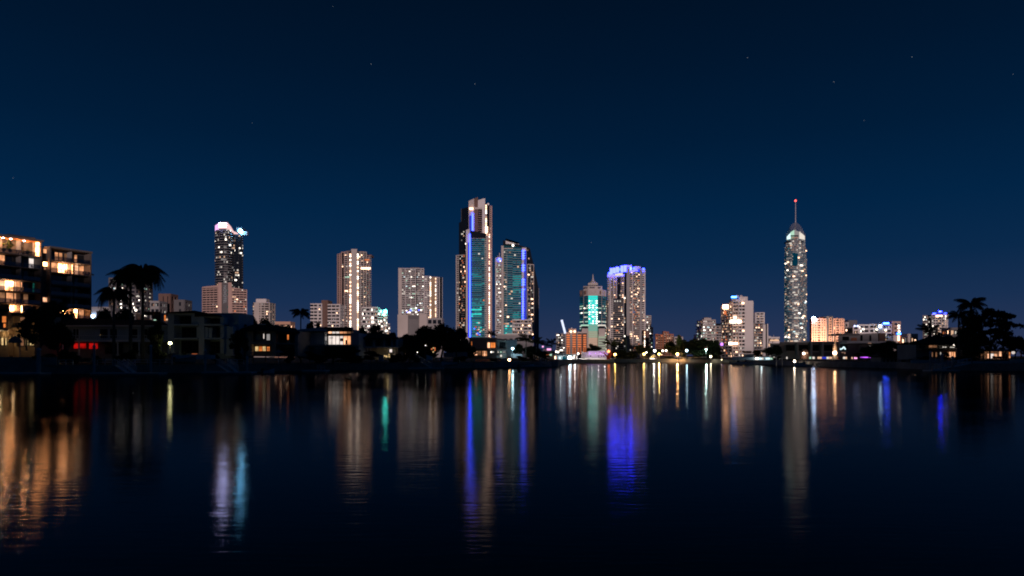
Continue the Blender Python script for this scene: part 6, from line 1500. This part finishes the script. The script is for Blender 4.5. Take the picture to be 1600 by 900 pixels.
# ================================================================== PILES, PONTOONS, GANGWAYS, RAILINGS, BOATS
def pile(px, Y, top, label, r=.20):
    o = empty('mooring_pile', (X_(px, Y), Y, -2.9), label, 'pile', 'mooring piles'); x = X_(px, Y); z = Z_(top, Y)
    m = MB(); m.tube((x, Y, -2.9), (x, Y, z - .35), r, r, 10); link('shaft', m, M['pile'], o)
    m = MB(); m.lathe([(r * 1.15, z - .37), (r * 1.15, z - .22), (.03, z)], (x, Y, 0), 10); link('cap', m, M['gelcoat'], o)
def pontoon(x0, x1, Y, py, label, depth=2.6):
    o = empty('pontoon', (X_((x0 + x1) / 2, Y), Y, 0), label, 'pontoon', 'floating pontoons')
    a, b_ = X_(x0, Y), X_(x1, Y); m = MB(); m.box(a, Y, -.25, b_, Y + depth, .28); link('float', m, M['concrete'], o)
    m = MB(); m.box(a - .05, Y - .06, .28, b_ + .05, Y + depth, .40); link('deck', m, M['railing'], o)
    return o
def gangway(a, b_, label, w_=1.1):
    """a, b: world points of the two ends"""
    o = empty('gangway', a, label, 'gangway', 'gangways'); a = Vector(a); b_ = Vector(b_)
    for dy in (0, w_):
        off = Vector((0, dy, 0)); m = MB(); m.tube(a + off, b_ + off, .05, .05, 6); up = Vector((0, 0, 1.0)); m.tube(a + off + up, b_ + off + up, .04, .04, 6)
        n_ = 7
        for i in range(n_ + 1): p = a.lerp(b_, i / n_) + off; m.tube(p, p + up, .03, .03, 5)
        for i in range(n_): m.tube(a.lerp(b_, i / n_) + off, a.lerp(b_, (i + 1) / n_) + off + up, .02, .02, 4)
        link('truss_rail', m, M['railing'], o)
    m = MB(); m.face([a, b_, b_ + Vector((0, w_, 0)), a + Vector((0, w_, 0))]); m.face([a - Vector((0, 0, .06)), a + Vector((0, w_, -.06)), b_ + Vector((0, w_, -.06)), b_ - Vector((0, 0, .06))]); link('walkway', m, M['railing'], o)
def railing(x0, x1, Y, label, h=.95, n_=None):
    o = empty('seawall_railing', (X_(x0, Y), Y, GZ), label, 'railing', 'railings on the seawall'); a, b_ = X_(x0, Y), X_(x1, Y)
    n_ = n_ or max(2, int((b_ - a) / 1.8))
    for i in range(n_ + 1):
        m = MB(); x = a + (b_ - a) * i / n_; m.box(x - .03, Y - .03, GZ, x + .03, Y + .03, GZ + h); link('post', m, M['railing'], o)
    for z in (h, h * .55):
        m = MB(); m.box(a, Y - .035, GZ + z - .03, b_, Y + .035, GZ + z + .03); link('rail', m, M['railing'], o)

pile(60.5, 106.5, 543, 'thick capped pile in front of the tan house', .3); pile(147, 106, 538, 'tall capped pile left of the twin gangway steps'); pile(235.7, 108, 538, 'tall capped pile below the yellow-white lamp'); pile(320.5, 112, 545, 'capped pile below the duplex pier')
pile(386, 114, 556, 'short pile left of the orange lit house'); pile(1472, 126, 552, 'capped pile right of the pale blue wall') ; pile(1488.5, 128, 556, 'capped pile in the middle of the right gangway', .24); pile(1454, 132, 548, 'capped pile in front of the pale blue wall'); pile(845, 178, 560, 'small pile at the head of the long gangway'); pile(1213, 200, 557, 'thin pile left of the marina lamp', .15); pile(1222, 205, 559, 'thin pile nearest the marina lamp', .15)
pontoon(-40, 62, 104, 584, 'long pontoon at the left edge below the tan house'); pontoon(141, 248, 104, 583, 'long pontoon between the two tall capped piles'); pontoon(315, 392, 110, 580, 'pontoon below the duplex and its neighbour'); pontoon(472, 509, 122, 577, 'small pontoon with white rails below the thin palm'); pontoon(638, 692, 146, 577, 'pontoon under the jetty stairs left of the small white boat')
pontoon(1455, 1500, 124, 581, 'pontoon at the foot of the right gangway'); pontoon(830, 862, 176, 573, 'pontoon left of the star bright lamp'); pontoon(1160, 1215, 226, 570, 'low pontoon before the boat shed', 2); pontoon(760, 800, 172, 572, 'pontoon below the intense orange lamp')
gangway((X_(181, 111), 110.5, GZ + .1), (X_(196, 105), 105.2, .4), 'left one of the twin gangways between the tall piles'); gangway((X_(196, 111), 110.5, GZ + .1), (X_(206, 105), 105.2, .4), 'right one of the twin gangways between the tall piles')
gangway((X_(338, 116), 116, GZ + .1), (X_(356, 111), 111, .4), 'left gangway below the duplex'); gangway((X_(355, 116), 116, GZ + .1), (X_(368, 111), 111, .4), 'right gangway below the duplex')
gangway((X_(652, 160), 156, GZ + 1.0), (X_(674, 148), 147.5, .4), 'gangway under the tilted panel by the big tree'); gangway((X_(833, 190), 186, GZ + .9), (X_(861, 177), 177, .45), 'long gangway left of the white pavilion')
gangway((X_(1512, 134), 133, GZ + .1), (X_(1468, 125), 125.5, .45), 'long shallow gangway at the right'); gangway((X_(784, 180), 180, GZ + .1), (X_(797, 173), 173.5, .45), 'short gangway lit by the intense orange lamp')
railing(92, 114, 110.8, 'short railing left of the first tall capped pile'); railing(152, 176, 111.2, 'railing left of the twin gangways'); railing(192, 269, 112, 'long railing right of the twin gangways'); railing(360, 381, 117, 'railing above the right duplex gangway')
railing(496, 507, 122.5, 'small rail frame on the pontoon below the thin palm', .9, 2)
for ob in col.objects:
    if ob.name.startswith('seawall_railing') and 'rail frame' in ob.get('label', ''): ob.location.z = .40
B = Bld('terrace_fence', 'pale solid fence along the lawn of the duplex', 'fence', 300, 118)
for i in range(7): B.one('fence_panel', 269.5 + i * 9.6, 554.5, 278.6 + i * 9.6, 561, 0, .1, 'housewall')
B.done()
B = Bld('terrace_wall', 'brown terrace wall at the water edge before the tan house', 'wall', 40, 112.5)
for i in range(8): B.one('wall_panel', -30 + i * 14.8, 558, -15.4 + i * 14.8, 571, 0, .2, 'concrete')
B.done()

def boat(px, Y, L, label, heading=0.0, cabin=True, z=0.0, hull_m='gelcoat'):
    o = empty('motor_boat', (X_(px, Y), Y, z), label, 'boat', 'small boats along the bank'); o.rotation_euler = (0, 0, heading)
    def lk(nm, mb, mt):
        c = bpy.data.objects.new(nm, mb.mesh(nm, [M[mt]])); col.objects.link(c); c.parent = o
    m = MB(); n_ = 10; sec = []
    for i in range(n_ + 1):
        t = i / n_; x = -L / 2 + L * t; hw = L * .16 * (1 - max(0, (t - .45) / .55) ** 2.2); fb = .55 + .45 * t * t; kl = -.25 + .25 * max(0, t - .8) / .2
        sec.append([(x, -hw, fb), (x, -hw * .85, .12), (x, 0, kl), (x, hw * .85, .12), (x, hw, fb)])
    for i in range(n_):
        for j in range(4): m.face([sec[i][j], sec[i + 1][j], sec[i + 1][j + 1], sec[i][j + 1]])
        m.face([sec[i][4], sec[i + 1][4], sec[i + 1][0], sec[i][0]])
    m.face(sec[0]); lk('hull', m, hull_m)
    m = MB(); 
    for i in range(n_):
        for j in (0, 4):
            a, b_ = sec[i][j], sec[i + 1][j]; m.tube(a, b_, .05, .05, 5)
    lk('gunwale', m, 'darkmetal')
    if cabin:
        m = MB(); m.prism([(-L * .15, -L * .1), (L * .2, -L * .08), (L * .2, L * .08), (-L * .15, L * .1)], .6, [1.35, .95, .95, 1.35]); lk('cabin', m, 'gelcoat')
        m = MB(); m.prism([(-L * .155, -L * .104), (-L * .0, -L * .098), (-L * .0, L * .098), (-L * .155, L * .104)], .85, 1.18); lk('cabin_window', m, 'glass')
        m = MB(); m.face([(L * .02, -L * .1, 1.15), (-L * .08, -L * .09, 1.75), (-L * .08, L * .09, 1.75), (L * .02, L * .1, 1.15)]); lk('windscreen', m, 'clear')
        m = MB(); m.box(-L * .25, -L * .1, 2.0, -L * .02, L * .1, 2.06)
        for sx in (-L * .24, -L * .04):
            for sy in (-L * .09, L * .09): m.tube((sx, sy, .6), (sx, sy, 2.0), .03, .03, 5)
        lk('bimini', m, 'canvas')
    else:
        for t in (-.25, .05): m = MB(); m.box(L * t, -L * .12, .38, L * (t + .07), L * .12, .46); lk('thwart', m, 'wood')
    m = MB(); m.box(-L / 2 - .35, -.18, .1, -L / 2, .18, .9); lk('outboard', m, 'darkmetal')
    return o
b1 = boat(703, 150, 3.6, 'small white open boat hanging tilted right of the jetty stairs', math.pi, False, 1.0); b1.rotation_euler = (0, math.radians(5), math.pi)
boat(1154, 238, 6.0, 'white motor boat moored left of the boat shed', .1); boat(1166, 240, 5.0, 'smaller motor boat right beside the one left of the boat shed', -.1)
boat(1255, 190, 4.6, 'white motor boat right of the intense marina lamp', 2.9); boat(1291, 192, 5.6, 'white and teal cruiser below the orange-white mast kiosk', .15); boat(1318, 195, 4.2, 'low open dinghy right of the teal cruiser', .1, False)
boat(823, 178, 3.8, 'small boat moored right of the intense orange lamp', .1, False); boat(290, 116.5, 3.4, 'upturned looking dinghy stored on the lawn of the duplex', .05, False, GZ + .5, 'pinkish'); boat(420, 117, 1.8, 'tiny white tender floating left of the pontoon below the thin palm', .3, False)
boat(1405, 178, 3.0, 'tiny boat under the glazed waterfront pavilion', .2, False)
B = Bld('swing_frame', 'pair of pale curved posts on the dark lawn right of the purple lights', 'arch', 1363, 205)
m = MB(); m.path([W(1357, 569, 205), W(1357, 565, 205), W(1359, 563.4, 205)], [.16, .16, .12], 6); link('post', m, M['white'], B.root)
m = MB(); m.path([W(1368.5, 569, 205), W(1368.5, 563.6, 205), W(1364, 563.4, 205)], [.16, .16, .12], 6); link('post', m, M['white'], B.root); B.done()
